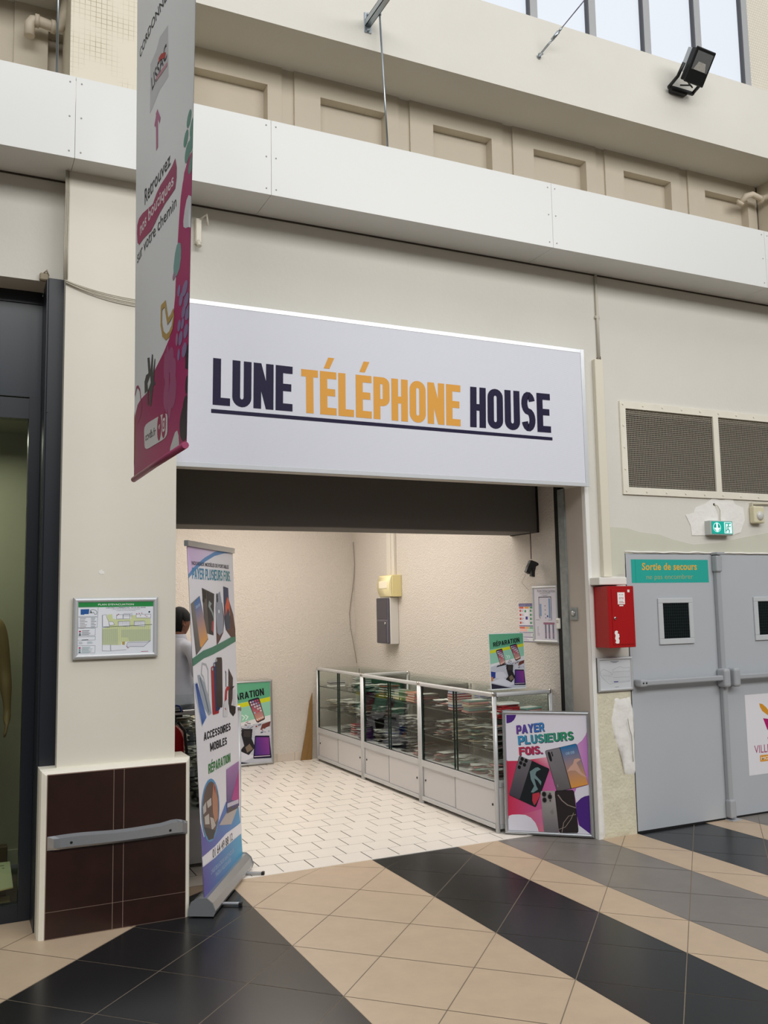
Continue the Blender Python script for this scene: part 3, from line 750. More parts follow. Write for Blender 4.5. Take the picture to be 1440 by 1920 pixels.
# --- movement sensor
pr = thing('movement_sensor', 'small cream movement sensor on the wall under the grille, right of the exit sign', 'sensor', (2.9, 0, 2.21))
b = MB(); b.bbox(2.852, 2.965, -.055, 0, 2.217, 2.352, .012, 3); b.build('housing', mat('sensor_cream', 'd8d0b2', .4), pr)
b = MB(); b.lathe([(.036, 0), (.036, -.006), (.028, -.014), (.014, -.019), (.002, -.02)], (2.912, -.052, 2.275), 'y', 20); b.build('lens', mat('sensor_lens', 'c9c9c4', .25), pr)
b = MB(); b.tube([(2.865, -.02, 2.375), (3.3, -.02, 2.385)], .008, 8); b.box(2.862, 2.872, -.03, 0, 2.352, 2.38); b.build('conduit_arm', mat('arm_cream', 'cfc8b4', .5), pr)

# --- conduit down the wall beside the sign
cd = thing('cable_trunking', 'cream vertical cable trunking running down the wall between sign and exit doors', 'cable trunking', (1.42, 0, 1.80))
b = MB(); b.tube([(1.425, -.012, 4.03), (1.424, -.012, 3.40)], .011, 8); b.bbox(1.405, 1.445, -.02, 0, 3.70, 3.72, .003, 1); b.build('thin_conduit', mat('conduit_grey', 'c6c1b3', .5), cd)
b = MB(); b.bbox(1.366, 1.44, -.036, 0, 1.80, 3.385, .003, 1); b.build('trunking', mat('trunking_cream', 'dcd6c4', .45), cd)
b = MB(); b.tube([(1.40, -.02, 3.40), (1.40, -.02, 3.37)], .006, 6); b.tube([(1.428, -.022, 3.41), (1.428, -.022, 3.37)], .005, 6); pieces(b, 'cable_end', mat('cable_brown', '6f5a50', .6), cd)

# --- white trunking stub, red box, framed plan
tb = MB(); tb.bbox(1.262, 1.505, -.11, 0, 1.742, 1.795, .004, 1); 
tag(base(tb.build('white_duct_stub', WHITEP), (1.38, -.05, 1.742)), 'short white plastic duct piece lying on top of the red wall box', 'duct piece')
rb = thing('fire_equipment_box', 'red metal wall box with key lock and torn sticker beside the grey exit doors', 'red box', (1.40, 0, 1.305))
b = MB(); b.bbox(1.292, 1.522, -.155, 0, 1.306, 1.732, .003, 1); b.build('box_body', RED, rb)
dr = MB(); dr.bbox(1.322, 1.508, -.1595, -.154, 1.328, 1.710, .002, 1); dr_ = dr.build('box_door', RED, rb)
b = MB(); b.lathe([(.010, 0), (.010, -.007), (.006, -.009)], (1.342, -.1595, 1.51), 'y', 14); b.build('lock', CHROME, dr_)
a = Art('e9e4e2'); a.rect((.06, .05), (.94, .95), 'f3efee', 1)
a.text('((•))', [(.2, .45), (.8, .45), (.8, .62), (.2, .62)], 'b0252b', .01)
a.rect((.2, .78), (.42, .83), 'b58a8a', 2); a.rect((.52, .78), (.8, .83), 'b58a8a', 2); a.rect((.2, .22), (.75, .27), 'b58a8a', 2); a.rect((.15, .12), (.9, .16), 'c25a5a', 2)
a.build('round_symbol_sticker', [(1.372, -.1605, 1.605), (1.436, -.1605, 1.605), (1.436, -.1605, 1.688), (1.372, -.1605, 1.688)], rb, PRINT)
b = MB(); b.box(1.385, 1.420, -.161, -.159, 1.592, 1.601); b.box(1.462, 1.480, -.161, -.159, 1.688, 1.706); pieces(b, 'white_tag', WHITEP, rb)
a = Art('eceae6', [(.1, .96), (.5, 1), (.75, .93), (.62, .8), (.95, .72), (1, .5), (.8, .42), (.98, .25), (.9, .02), (.4, .0), (.08, .08), (.25, .22), (.05, .4), (.2, .62), (.0, .8)])
a.build('torn_sticker', [(1.333, -.1605, 1.335), (1.374, -.1605, 1.335), (1.374, -.1605, 1.425), (1.333, -.1605, 1.425)], rb, PRINT)

def snap_frame(name, label, cn, w_, art, axis='y', depth=.016, tilt=None, cat='framed plan', mt=ALU, rad=None):
    """aluminium clip frame round a print whose corners are cn (bl, br, tr, tl)"""
    c = [Vector(p) for p in cn]; ux = (c[1] - c[0]).normalized(); vy = (c[3] - c[0]).normalized(); n = ux.cross(vy).normalized()
    o = thing(name, label, cat, tuple((c[0] + c[1]) / 2 - n * .01))
    outr = [c[0] - ux * w_ - vy * w_, c[1] + ux * w_ - vy * w_, c[2] + ux * w_ + vy * w_, c[3] - ux * w_ + vy * w_]
    b = MB()
    for k in range(4):
        p, q, po, qo = c[k], c[(k + 1) % 4], outr[k], outr[(k + 1) % 4]
        rows = []
        for s_, h in ((0, .001), (.18, .7), (.5, 1), (.82, .7), (1, 0), (1, -1)):
            a_, b_ = p + (po - p) * s_ + n * (depth * h * .6), q + (qo - q) * s_ + n * (depth * h * .6); rows += [a_, b_]
        b.add(rows, [(2 * i, 2 * i + 1, 2 * i + 3, 2 * i + 2) for i in range(5)], 0, True)
    b.build('clip_frame', mt, o)
    b = MB(); bk_ = [p - n * .008 for p in outr]; ft = [p - n * .0008 for p in outr]
    b.add(ft + bk_, [(0, 1, 2, 3), (4, 5, 6, 7), (0, 1, 5, 4), (1, 2, 6, 5), (2, 3, 7, 6), (3, 0, 4, 7)]); b.build('back_board', WHITEP, o)
    art.build('printed_sheet', cn, o, PRINT, .0002)
    return o
def scribble(a, x0, x1, y0, y1, n, col, L=3, seed=1):
    r = random.Random(seed)
    for k in range(n):
        y = y1 - (y1 - y0) * (k + .5) / n; a.rect((x0, y - (y1 - y0) / n * .17), (x0 + (x1 - x0) * r.uniform(.5, 1), y + (y1 - y0) / n * .17), col, L)

# plan on the right, under the red box
a = Art('c9ccd0')
def q(s): return s
a.rect((.36, .935), (.62, .955), '5d6168', 1); a.rect((.42, .90), (.56, .915), '6d7178', 1)
pl1 = [(.02, .62), (.12, .70), (.26, .62), (.36, .56), (.36, .50), (.42, .50), (.42, .66), (.60, .74), (.66, .76), (.78, .70), (.97, .72), (.97, .22), (.40, .18), (.30, .16), (.12, .34), (.02, .50), (.02, .62)]
a.line(pl1, .006, '8a8f95', 1, .75)
for k in range(11): a.line([(.42 + .05 * k, .24), (.42 + .05 * k, .58)], .004, '999da3', 1, .75)
for k in range(7): a.line([(.06 + .05 * k, .36 - .02 * k), (.05 + .055 * k, .58)], .004, '999da3', 1, .75)
a.line([(.42, .58), (.97, .58)], .005, '8a8f95', 1, .75); a.line([(.42, .38), (.97, .38)], .005, '8a8f95', 1, .75); a.line([(.30, .24), (.97, .24)], .004, '8a8f95', 1, .75); a.line([(.08, .48), (.38, .44)], .005, '8a8f95', 1, .75)
a.rect((.44, .215), (.58, .25), '474a8c', 2); a.rect((.47, .04), (.60, .055), '8a8f95', 1)
snap_frame('framed_site_plan', 'small aluminium framed line plan on the wall below the red box', CN['planr'], .02, a, mt=ALUW)

# evacuation plan on the pillar
a = Art('dfe3ea')
a.rect((0, .905), (1, 1), '2e8a4a', 1); a.text('PLAN D\'EVACUATION', [(0.257,0.94),(0.734,0.935),(0.734,0.968),(0.257,0.971)], 'e9f4ea', .012)
a.text('CENTRE COMMERCIAL VILLE DU BOIS', [(0.361,0.88),(0.896,0.875),(0.896,0.894),(0.361,0.898)], '4a4e55', .012)
a.text('2 RUE DE LA CROIX SAINT JACQUES', [(0.439,0.854),(0.821,0.85),(0.821,0.862),(0.438,0.867)], '6c7078', .0); a.text('91620 LA VILLE DU BOIS', [(0.5,0.827),(0.757,0.825),(0.756,0.837),(0.5,0.84)], '6c7078', .0)
for qd in ([(-0.003,0.73),(0.254,0.727),(0.257,0.912),(-0.004,0.916)], [(0.001,0.515),(0.246,0.512),(0.254,0.714),(-0.003,0.718)], [(-0.004,0.371),(0.223,0.361),(0.225,0.504),(-0.001,0.51)], [(-0.003,0.277),(0.224,0.274),(0.227,0.339),(-0.002,0.344)], [(-0.008,0.029),(0.223,0.025),(0.225,0.167),(-0.008,0.173)]):
    a.line(qd + [qd[0]], .004, '7a8087', 1, .7)
a.poly([(0.03,0.767),(0.075,0.764),(0.079,0.776),(0.135,0.776),(0.142,0.871),(0.029,0.87)], '2f5c9c', 2); a.line([(0.149,0.788),(0.156,0.849),(0.185,0.862),(0.226,0.847),(0.243,0.81),(0.24,0.773),(0.211,0.772),(0.198,0.811),(0.178,0.793),(0.165,0.836),(0.157,0.8)], .006, '6a7078', 2, .7)
a.ell([(0.167,0.806)][0], .010, .014, '3d5b3e', 3, 10)
for (x0, x1, y0, y1, n_, cc) in ((.02, .14, .49, .71, 7, '9a8f92'), (.165, .25, .49, .71, 7, '7d838a'), (.05, .21, .37, .47, 4, '555a61'), (.05, .20, .26, .30, 1, '44484e'), (.01, .09, .20, .25, 4, '9aa0a6'), (.12, .23, .20, .25, 4, '87a8ae'), (.05, .22, .02, .15, 7, '6a8f90')): scribble(a, x0, x1, y0, y1, n_, cc, 2, n_)
for yy, cc in ((.445, 'b04050'), (.405, '8f9399'), (.375, '5b6067'), (.275, 'd7d9dc'), (.13, 'b04050'), (.09, '6f8f90'), (.05, '4f7072')): a.rect((.012, yy - .014), (.038, yy + .014), cc, 3)
a.poly([(0.316,0.175),(0.314,0.491),(0.412,0.511),(0.395,0.64),(0.377,0.684),(0.377,0.757),(0.444,0.765),(0.453,0.681),(0.499,0.661),(0.698,0.661),(0.702,0.735),(0.766,0.74),(0.766,0.684),(0.965,0.671),(0.97,0.49),(0.97,0.465),(0.972,0.229),(0.924,0.219),(0.574,0.223),(0.566,0.16)], 'cdd4a4', 1)
a.poly([(0.319,0.177),(0.318,0.478),(0.522,0.48),(0.529,0.167)], 'b9c2a0', 2); a.poly([(0.567,0.309),(0.567,0.459),(0.966,0.453),(0.969,0.229),(0.924,0.219),(0.676,0.224),(0.658,0.305)], 'b9c2a0', 2)
for k in range(24):
    x = 535 + k * 32; a.line([(-0.121,1.206)][:0] + [(0.335 + k * .0262, .22), (0.335 + k * .0262, .53)], .0022, '9da78c', 3, .7)
for qd in ([(0.321,0.515),(0.317,0.749),(0.364,0.758),(0.377,0.684),(0.395,0.64),(0.412,0.511)], [(0.503,0.667),(0.504,0.751),(0.587,0.753),(0.589,0.671)], [(0.592,0.671),(0.592,0.753),(0.68,0.753),(0.681,0.668)], [(0.766,0.684),(0.767,0.751),(0.968,0.752),(0.966,0.678)], [(0.53,0.532),(0.525,0.618),(0.681,0.622),(0.682,0.514)], [(0.742,0.524),(0.743,0.613),(0.887,0.615),(0.888,0.512)], [(0.412,0.548),(0.399,0.616),(0.453,0.62),(0.479,0.558)]):
    a.poly(qd, 'e4e6ec', 2); a.line(qd + [qd[0]], .004, '74798a', 3, .7)
for k in range(9): a.line([(.53 + .017 * k, .555), (.53 + .017 * k, .63)], .003, '83889a', 4, .7); a.line([(.74 + .016 * k, .56), (.74 + .016 * k, .63)], .003, '83889a', 4, .7); a.line([(.60 + .014 * k, .71), (.60 + .014 * k, .78)], .003, '83889a', 4, .7)
a.line([(.33, .52), (.985, .545)], .007, '5d6b5c', 4, .7)
a.line([(0.312,0.749),(0.319,0.059),(0.421,0.05),(0.639,0.067)], .004, '7a7f87', 2, .7); a.line([(0.428,0.167),(0.429,0.09),(0.433,0.053)], .012, 'a5aab0', 2, .7)
a.poly([(0.638,0.147),(0.659,0.207),(0.924,0.2),(0.967,0.229),(0.873,0.116),(0.685,0.129),(0.668,0.108)], 'd2d4de', 3); a.line([(0.638,0.147),(0.659,0.207),(0.924,0.2),(0.967,0.229),(0.873,0.116),(0.685,0.129),(0.664,0.099),(0.638,0.134)], .004, '7d8190', 4, .7)
a.poly([(0.583,0.168),(0.617,0.162),(0.618,0.226),(0.583,0.225)], 'b59a52', 4); a.ell([(0.946,0.797)][0], .012, .018, '2c3b5c', 3, 12)
for p_ in [(0.774,0.764),(0.808,0.769),(0.843,0.775),(0.891,0.73),(0.912,0.71),(0.528,0.763),(0.511,0.738),(0.826,0.725),(0.647,0.128),(0.66,0.102)]: a.ell(p_, .008, .008, 'a8586a', 5, 8)
a.rect([(0.839,0.016),(0.936,0.025)][0], [(0.839,0.016),(0.936,0.025)][1], '9c3a44', 3)
snap_frame('framed_evacuation_plan', 'aluminium framed green-headed evacuation plan on the cream pillar', CN['planl'], .026, a, mt=ALUW)

# --- teal strip on the door, mall poster on the second door
a = Art('2fa79a')
a.rect((.05, 0), (.054, 1), '22857c', 1)
a.text('Sortie de secours', [(0.132,0.54),(0.845,0.553),(0.847,0.869),(0.136,0.851)], 'dfae45', .022)
a.text('ne pas encombrer', [(0.182,0.157),(0.788,0.165),(0.791,0.378),(0.185,0.359)], '9fae7c', -.004)
o = a.build('emergency_exit_notice', CN['teal'], None, PRINT, .0003); tag(o, 'turquoise Sortie de secours strip stuck on the left exit door', 'sign')
base(o, CN['teal'][0])
a = Art('e3e1e6')
a.poly([(0.248,0.881),(0.304,0.87),(0.373,0.821),(0.421,0.767),(0.446,0.692),(0.376,0.733),(0.296,0.782),(0.259,0.836)], 'd6952f', 2)
a.poly([(0.301,0.691),(0.444,0.67),(0.431,0.523),(0.366,0.543)], 'b0206a', 2); a.poly([(.52, .66), (.64, .63), (.48, .28), (.42, .28), (.36, .44)], 'b0206a', 2)
a.poly([(.40, .70), (.52, .88), (.60, .78), (.50, .70)], '8d3f8a', 1)
a.text('VILLE DU BOIS', [(.115, .265), (.90, .265), (.90, .362), (.115, .362)], 'a3215f', -.004)
a.rq([(.205, .155), (.80, .155), (.80, .235), (.205, .235)], .04, 'dd9a3c', 2)
a.text('MON CENTRE', [(.225, .175), (.78, .175), (.78, .215), (.225, .215)], 'f1e6d2', .02, 3)
o = a.build('centre_logo_poster', CN['ville'], None, PRINT, .0003); tag(o, 'white poster with orange leaf and magenta lettering VILLE on the right exit door', 'poster')
base(o, CN['ville'][0])

# --- key switch on the jamb
ks = thing('key_switch', 'grey metal key switch plate on the right jamb of the shop opening', 'switch', (1.2485, .165, 1.495))
b = MB(); b.bbox(1.236, 1.2485, .130, .202, 1.497, 1.588, .003, 1); b.build('plate', STEEL, ks)
b = MB(); b.lathe([(.021, 0), (.021, -.006), (.012, -.008)], (1.236, .165, 1.545), 'x', 16); b.build('key_cylinder', ALU, ks)

# --- pillar base
pb_ = thing('pillar_base', 'dark brown tiled pillar base with cream rounded edges and a bent metal rail', 'pillar base', (-1.995, -.1, 0))
b = MB(); cx0, cx1 = -2.378, -1.612
prof = [(cx0 + .012, .0), (cx0 + .012, .0)]
bm = bmesh.new(); bmesh.ops.create_cube(bm, size=1)
for v in bm.verts: v.co = Vector(((cx0 + cx1) / 2 + v.co.x * (cx1 - cx0), -.0705 + v.co.y * .235, .414 + v.co.z * .828))
ed = [e for e in bm.edges if all(v.co.y < -.18 for v in e.verts) and not all(v.co.z < .01 for v in e.verts)]
bmesh.ops.bevel(bm, geom=ed, offset=.028, segments=2, affect='EDGES', profile=.5); b.frombm(bm); bm.free()
b.build('cream_edging', CREAM, pb_)
b = MB(); vx = (-2.342, -2.016, -1.964, -1.640); zz = (.003, .133, .802)
for xa, xb in zip(vx, vx[1:]):
    for za, zb in zip(zz, zz[1:]):
        b.box(xa + .002, xb - .002, -.1945, -.187, za + .002, zb - .002, 0)
b.box(-2.343, -1.639, -.192, -.187, .001, .804, 1)
b.build('brown_tiles', [BROWN, GROUTP], pb_)
b = MB(); n = 24
for k in range(n + 1):
    t = k / n; x = -2.338 + .706 * t; e = min(1, min(t, 1 - t) / .06)
    wob = .004 * math.sin(t * 9) + (.010 if t > .80 else 0) * min(1, (t - .80) / .08) - (.014 * max(0, (t - .93) / .07))
    for (yy, zz_) in ((-.196, .500 + wob), (-.196 - .022 * e, .488 + wob), (-.196 - .026 * e, .445 + wob * .3), (-.196 - .016 * e, .434 + wob * .3), (-.196, .432 + wob * .3)):
        b.v.append((x, yy, zz_))
for k in range(n):
    for i in range(4): b.f.append([k * 5 + i, k * 5 + i + 1, k * 5 + 6 + i, k * 5 + 5 + i]); b.mi.append(0); b.sm.append(False)
rl = b.build('bumper_rail', ALU, pb_)
b = MB()
for x in (-2.225, -1.728): b.lathe([(.007, 0), (.006, -.003)], (x, -.2215, .465), 'y', 10)
pieces(b, 'screw', BLACK, rl)

# --- cables on the pillar
cb = thing('cable_bundle', 'thin pale cables down the pillar edge and looping across it under the fascia', 'cable', (-2.30, -.145, 3.40))
b = MB()
for k in range(3):
    x = -2.305 + k * .008; b.tube([(x, -.146, 4.035), (x + .002, -.146, 3.9), (x - .001, -.147, 3.6), (x, -.146, 3.42)], .0035, 6)
for k in range(4):
    pts = []
    for i in range(15):
        t = i / 14; X = -2.300 + .612 * t; pts.append((X, -.150 - .004 * (k % 2), 3.412 - .004 * k - (.075 + .008 * k) * (1 - (1 - 2 * min(t * .75, 1) + 0) ** 2 * 1.0) * .8))
    b.tube(pts, .0032, 6)
pieces(b, 'cable', mat('cable_pale', 'b8b2a2', .5), cb)
b = MB(); b.bbox(-2.420, -2.372, -.03, 0.0, 3.44, 3.482, .006, 1); b.tube([(-2.40, -.02, 3.478), (-2.385, -.035, 3.495), (-2.375, -.02, 3.47)], .006, 6)
tag(base(b.build('wire_clamp', mat('dusty_clamp', '9a8d77', .7)), (-2.396, -.015, 3.44)), 'dusty wire clamp on the wall corner above the dark blue post', 'clamp')
b = MB(); b.bbox(-1.56, -1.525, -.04, 0, 3.79, 3.94, .004, 1); b.tube([(-1.54, -.03, 3.93), (-1.50, -.06, 3.96), (-1.49, -.045, 3.90)], .008, 6); b.tube([(-1.545, -.03, 3.80), (-1.54, -.045, 3.765)], .014, 8)
tag(base(b.build('cream_wall_bracket', CREAM), (-1.54, -.02, 3.76)), 'small cream hook bracket on the wall behind the hanging banner', 'bracket')

# --- pipes on the recessed wall
pm = mat('painted_pipe', 'd2c6b2', .5)
b = MB(); b.tube([(-2.49, .20, 4.985), (-2.49, .20, 5.06), (-2.475, .20, 5.085), (-2.44, .20, 5.09), (-2.34, .20, 5.075), (-2.325, .2, 5.08), (-2.305, .18, 5.12), (-2.29, .12, 5.235)], .030, 12)
for p in ((-2.45, .20, 5.09), (-2.36, .20, 5.078)): b.tube([Vector(p) - Vector((.012, 0, 0)), Vector(p) + Vector((.012, 0, 0))], .038, 12)
tag(base(b.build('painted_pipe', pm), (-2.49, .2, 4.985)), 'cream painted elbow pipe left of the pillar top', 'pipe')
b = MB(); b.tube([(3.25, .27, 5.02), (3.27, .20, 5.08), (3.33, .19, 5.10), (3.44, .19, 5.08), (3.47, .12, 5.085), (3.475, -.06, 5.12)], .026, 12)
b.tube([(3.43, .19, 5.082), (3.46, .19, 5.078)], .034, 12); b.tube([(3.25, .265, 5.03), (3.255, .245, 5.05)], .034, 12)
tag(base(b.build('painted_pipe', pm), (3.25, .27, 5.02)), 'cream painted pipe bending into the corner at the right end of the recess', 'pipe')

# --- threaded rods carrying the fascia
rd = thing('suspension_bracket', 'zinc channel bracket under the clerestory with a threaded rod down to the white fascia', 'bracket', (-.45, -.12, 5.30))
b = MB(); b.bbox(-.475, -.425, -.127, -.119, 5.36, 5.50, .002, 1); b.build('wall_plate', ZINC, rd)
b = MB(); b.box(-.47, -.43, -.62, -.125, 5.405, 5.409); b.box(-.47, -.466, -.62, -.125, 5.405, 5.45); b.box(-.434, -.43, -.62, -.125, 5.405, 5.45); b.box(-.47, -.46, -.62, -.125, 5.446, 5.45); b.box(-.44, -.43, -.62, -.125, 5.446, 5.45)
b.build('channel', ZINC, rd)
b = MB(); 
for z in (5.375, 5.485): b.lathe([(.011, 0), (.011, -.01), (.006, -.014)], (-.45, -.127, z), 'y', 6)
pieces(b, 'bolt', ZINC, rd)
b = MB(); b.tube([(-.36 - .09, -.20, 5.47), (-.36, -.2, 4.40)] if False else [(-.40, -.20, 5.47), (-.356, -.20, 4.46)], .0065, 8); b.lathe([(.013, 0), (.013, .012)], (-.40, -.20, 5.45), 'z', 6); b.build('threaded_rod', ZINC, rd)
b = MB(); b.tube([(-2.372, -.2, 5.9), (-2.368, -.2, 4.46)], .0065, 8)
tag(base(b.build('threaded_rod', ZINC), (-2.368, -.2, 4.46)), 'thin threaded rod hanging left of the pillar down to the white fascia', 'rod')

# --- stay wire with turnbuckle
A0 = Vector((.91, -.125, 5.556)); A1 = Vector((1.48, -.95, 6.42))
dv = (A1 - A0).normalized()
st = thing('stay_wire', 'thin steel stay wires with a turnbuckle fixed by an eye bolt under the windows', 'wire', tuple(A0))
b = MB(); b.lathe([(.018, 0.004), (.016, -.004), (.006, -.02)], (A0.x, -.122, A0.z - .01), 'y', 12)
ring = [A0 + Vector((.016 * math.cos(t), -.02 + .016 * math.sin(t), 0)) + Vector((0, 0, .004 * math.sin(t))) for t in [2 * PI * k / 14 for k in range(15)]]
b.tube(ring, .0035, 6); b.build('eye_bolt', ZINC, st)
b = MB(); P = lambda t, o=0: A0 + dv * t + Vector((0, 0, 1)).cross(dv).normalized() * o
b.tube([P(.02, .006), P(.17, .008)], .0035, 6); b.tube([P(.02, -.006), P(.17, -.008)], .0035, 6); b.tube([P(.13), P(.20)], .012, 8); b.tube([P(.20, .0), P(.23, 0)], .008, 8); b.build('turnbuckle', ZINC, st)
b = MB(); b.tube([P(.2, .002), P(2.2, .03)], .0022, 5); b.tube([P(.2, -.002), P(2.2, -.002)], .0022, 5); pieces(b, 'wire', mat('wire_lilac', '8a87a0', .4, .5), st)

# --- floodlight
fd = thing('floodlight', 'black square floodlight with finned metal back mounted below the clerestory windows', 'floodlight', (2.15, -.12, 5.58))
Mx = Matrix.Translation((2.225, -.33, 5.69)) @ Matrix.Rotation(math.radians(4), 4, 'Z') @ Matrix.Rotation(math.radians(36), 4, 'X') @ Matrix.Diagonal((.82, 1, 1, 1))
# local: front faces -Y, width X, height Z
b = MB(); b.bbox(-.115, .115, -.035, .02, -.115, .115, .008, 2); b.bbox(-.125, .125, -.045, -.03, -.125, .125, .006, 1)
b.xf(Mx).build('housing', BLACK, fd)
b = MB(); b.box(-.10, .10, -.0475, -.045, -.03, .10); b.xf(Mx).build('glass', mat('lamp_glass', '7a7c7c', .12, .3), fd)
b = MB()
b.prism([(-.045, .03), (.045, .03), (.075, -.028), (-.075, -.028)], 'y', -.049, -.0475); M2 = Mx
b.xf(M2).build('reflector', mat('reflector', 'c9c7bf', .35, .4, nscale=120, namt=.3), fd)
b = MB()
for k in range(7): b.bbox(-.105 + k * .032, -.095 + k * .032, .02, .07, -.06, .11, .002, 1)
b.box(-.1, .1, .018, .05, -.05, .10); b.xf(Mx).build('cooling_fins', mat('fin_grey', 'b4b6b6', .35, .6), fd)
b = MB(); b.bbox(2.09, 2.35, -.175, -.15, 5.575, 5.60, .004, 1)
for x in (2.09, 2.33): b.tube([(x + .01, -.16, 5.588), (x + .01, -.26, 5.62), (x + .01, -.33, 5.69)], .013, 8)
b.bbox(2.13, 2.29, -.165, -.12, 5.565, 5.61, .006, 1); b.build('yoke', BLACK, fd)
b = MB(); b.tube([(2.16, -.30, 5.565), (2.17, -.31, 5.535), (2.20, -.30, 5.53), (2.205, -.28, 5.56), (2.18, -.2, 5.60)], .006, 6); b.build('lamp_cable', BLACK, fd)

# ================================================================ BANNERS AND POSTERS
# --- hanging banner (edge-on to the wall)
hb = thing('hanging_banner', 'tall white and magenta cloth banner hanging from above in front of the pillar', 'banner', (-2.1, -1.67, 2.17))
a = Art('eceeef')
MG, MG2, GRN, TQ, LI = 'b02566', '9d3f66', '5d9485', '7fa8a4', '8f7ba6'
a.poly([(1.034,0.389),(0.973,0.394),(0.912,0.392),(0.865,0.386),(0.847,0.374)] + [(0.849,0.379),(0.815,0.36),(0.794,0.331),(0.779,0.301),(0.76,0.258),(0.752,0.223)] + [(0.77,0.246),(0.737,0.211),(0.68,0.176),(0.583,0.163),(0.443,0.15),(0.294,0.126),(0.254,0.126),(0.171,0.126),(0.085,0.123),(0.019,0.109)] + [(0, .085), (0, 0), (1, 0), (1, .45)], gradu([(0, 'a04468'), (.55, '9f3a63'), (.62, 'ad2464'), (1, 'b3246c')]), 1)
for x, y, r, fr_ in ((540, 1360, 24, 0), (578, 1432, 28, 0), (508, 1532, 24, 0), (574, 1547, 32, 0), (527, 1650, 30, 0)):
    c = [(0.933,0.449),(0.995,0.425),(0.886,0.431),(0.992,0.408),(0.92,0.405)][{540: 0, 578: 1, 508: 2, 574: 3, 527: 4}[x]]; a.ell(c, .045 * r / 28, .012 * r / 28, GRN, 2)
for c in [(0.977,0.376),(1.023,0.385)]: a.ell(c, .038, .010, GRN, 2)
a.poly([(1.023,0.33),(1.045,0.326),(1.053,0.285),(1.025,0.288),(0.96,0.295),(0.911,0.301),(0.873,0.309),(0.869,0.318),(0.888,0.33),(0.917,0.339),(0.952,0.34)], 'd9dce0', 2)
a.poly([(0.793,0.299),(0.832,0.292),(0.843,0.281),(0.84,0.269),(0.819,0.258),(0.78,0.254),(0.747,0.255),(0.723,0.261),(0.721,0.275),(0.741,0.291),(0.767,0.299)], TQ, 2)
for k, c in enumerate([(0.922,0.217),(0.818,0.227),(0.857,0.21),(0.953,0.197),(0.907,0.187),(0.983,0.177),(0.833,0.176),(0.894,0.172),(0.956,0.155),(0.863,0.155),(0.799,0.16),(0.932,0.132),(0.835,0.135),(0.73,0.259)]):
    a.ell(c, (.05, .026, .034, .045, .036, .05, .028, .028, .04, .036, .02, .042, .022, .02)[k], (.0095, .008, .009, .009, .008, .009, .008, .007, .009, .0095, .009, .0095, .008, .005)[k], LI if k != 10 and k != 13 else 'a87a9a', 3)
a.text('CORDONNERIE', [(0.086,0.743),(0.674,0.713),(0.653,0.733),(0.079,0.76)], '2c2d31', .012)
a.poly([(0.304,0.826),(0.436,0.791),(0.39,0.793),(0.308,0.789)], '3c3b48', 2); a.poly([(0.338,0.817),(0.401,0.8),(0.365,0.799),(0.336,0.801)], 'd6d8d9', 3)
a.poly([(0.58,0.672),(0.599,0.586),(0.463,0.595),(0.388,0.592),(0.308,0.591),(0.308,0.676),(0.406,0.675),(0.461,0.684)], 'cbccce', 1)
a.text('LISSAC', [(0.342,0.622),(0.575,0.622),(0.561,0.649),(0.327,0.647)], '3f3d44', .018); a.line([(0.456,0.647),(0.486,0.645),(0.545,0.633)], .02, 'b4403c', 4, 2.5)
a.line([(0.413,0.626),(0.576,0.612)], .010, 'cb8f9c', 3, 2.5); a.line([(0.413,0.622),(0.577,0.609)], .006, 'b9979f', 3, 2.5)
a.line([(0.437,0.508),(0.429,0.565)], .03, 'b56a8e', 2, 2.5); a.line([(0.402,0.552),(0.433,0.565),(0.476,0.544)], .022, 'b56a8e', 2, 2.5)
a.text('Retrouvez', [(0.221,0.45),(0.65,0.439),(0.64,0.462),(0.218,0.477)], '34353a', .008)
a.poly([(0.719,0.435),(0.744,0.417),(0.744,0.402),(0.726,0.389),(0.665,0.39),(0.58,0.392),(0.491,0.391),(0.414,0.387),(0.35,0.385),(0.195,0.396),(0.104,0.4),(0.056,0.411),(0.041,0.43),(0.047,0.445),(0.09,0.449),(0.172,0.444),(0.295,0.432),(0.377,0.425),(0.44,0.432),(0.5,0.434),(0.589,0.432),(0.672,0.432)], gradu([(0, 'ad2a63'), (.45, 'a54a6d'), (1, '9a2657')]), 2)
a.text('nos boutiques', [(0.121,0.413),(0.704,0.399),(0.697,0.418),(0.119,0.436)], 'e6dade', .016, 3)
a.text('sur votre chemin', [(0.054,0.374),(0.75,0.359),(0.742,0.377),(0.048,0.397)], '3c3d42', .004)
a.line([(0.542,0.236),(0.602,0.235),(0.616,0.223),(0.647,0.203),(0.691,0.204),(0.725,0.208),(0.736,0.199),(0.718,0.187),(0.671,0.181),(0.622,0.182),(0.57,0.193),(0.542,0.211),(0.542,0.236)], .022, 'c0a05e', 3, 2.5)
for q_ in ([(0.303,0.182),(0.342,0.179),(0.364,0.155),(0.354,0.145),(0.388,0.18),(0.407,0.177),(0.403,0.144),(0.437,0.168),(0.449,0.166),(0.431,0.135),(0.461,0.126),(0.419,0.127),(0.379,0.098),(0.356,0.1),(0.363,0.12),(0.329,0.129),(0.34,0.102),(0.312,0.105),(0.303,0.129),(0.253,0.128),(0.247,0.148),(0.28,0.156),(0.326,0.155)],): a.poly(q_, '55534f', 3)
a.line([(0.328,0.135),(0.36,0.14)], .03, 'd6d8d9', 4, 2.5)
for c, rx, ry in zip([(0.701,0.141),(0.744,0.121),(0.743,0.093),(0.635,0.094),(0.648,0.117),(0.611,0.14),(0.695,0.078)], (.05, .05, .06, .04, .035, .02, .03), (.018, .018, .025, .02, .05, .02, .022)): a.ell(c, rx, ry, 'a95a80', 2)
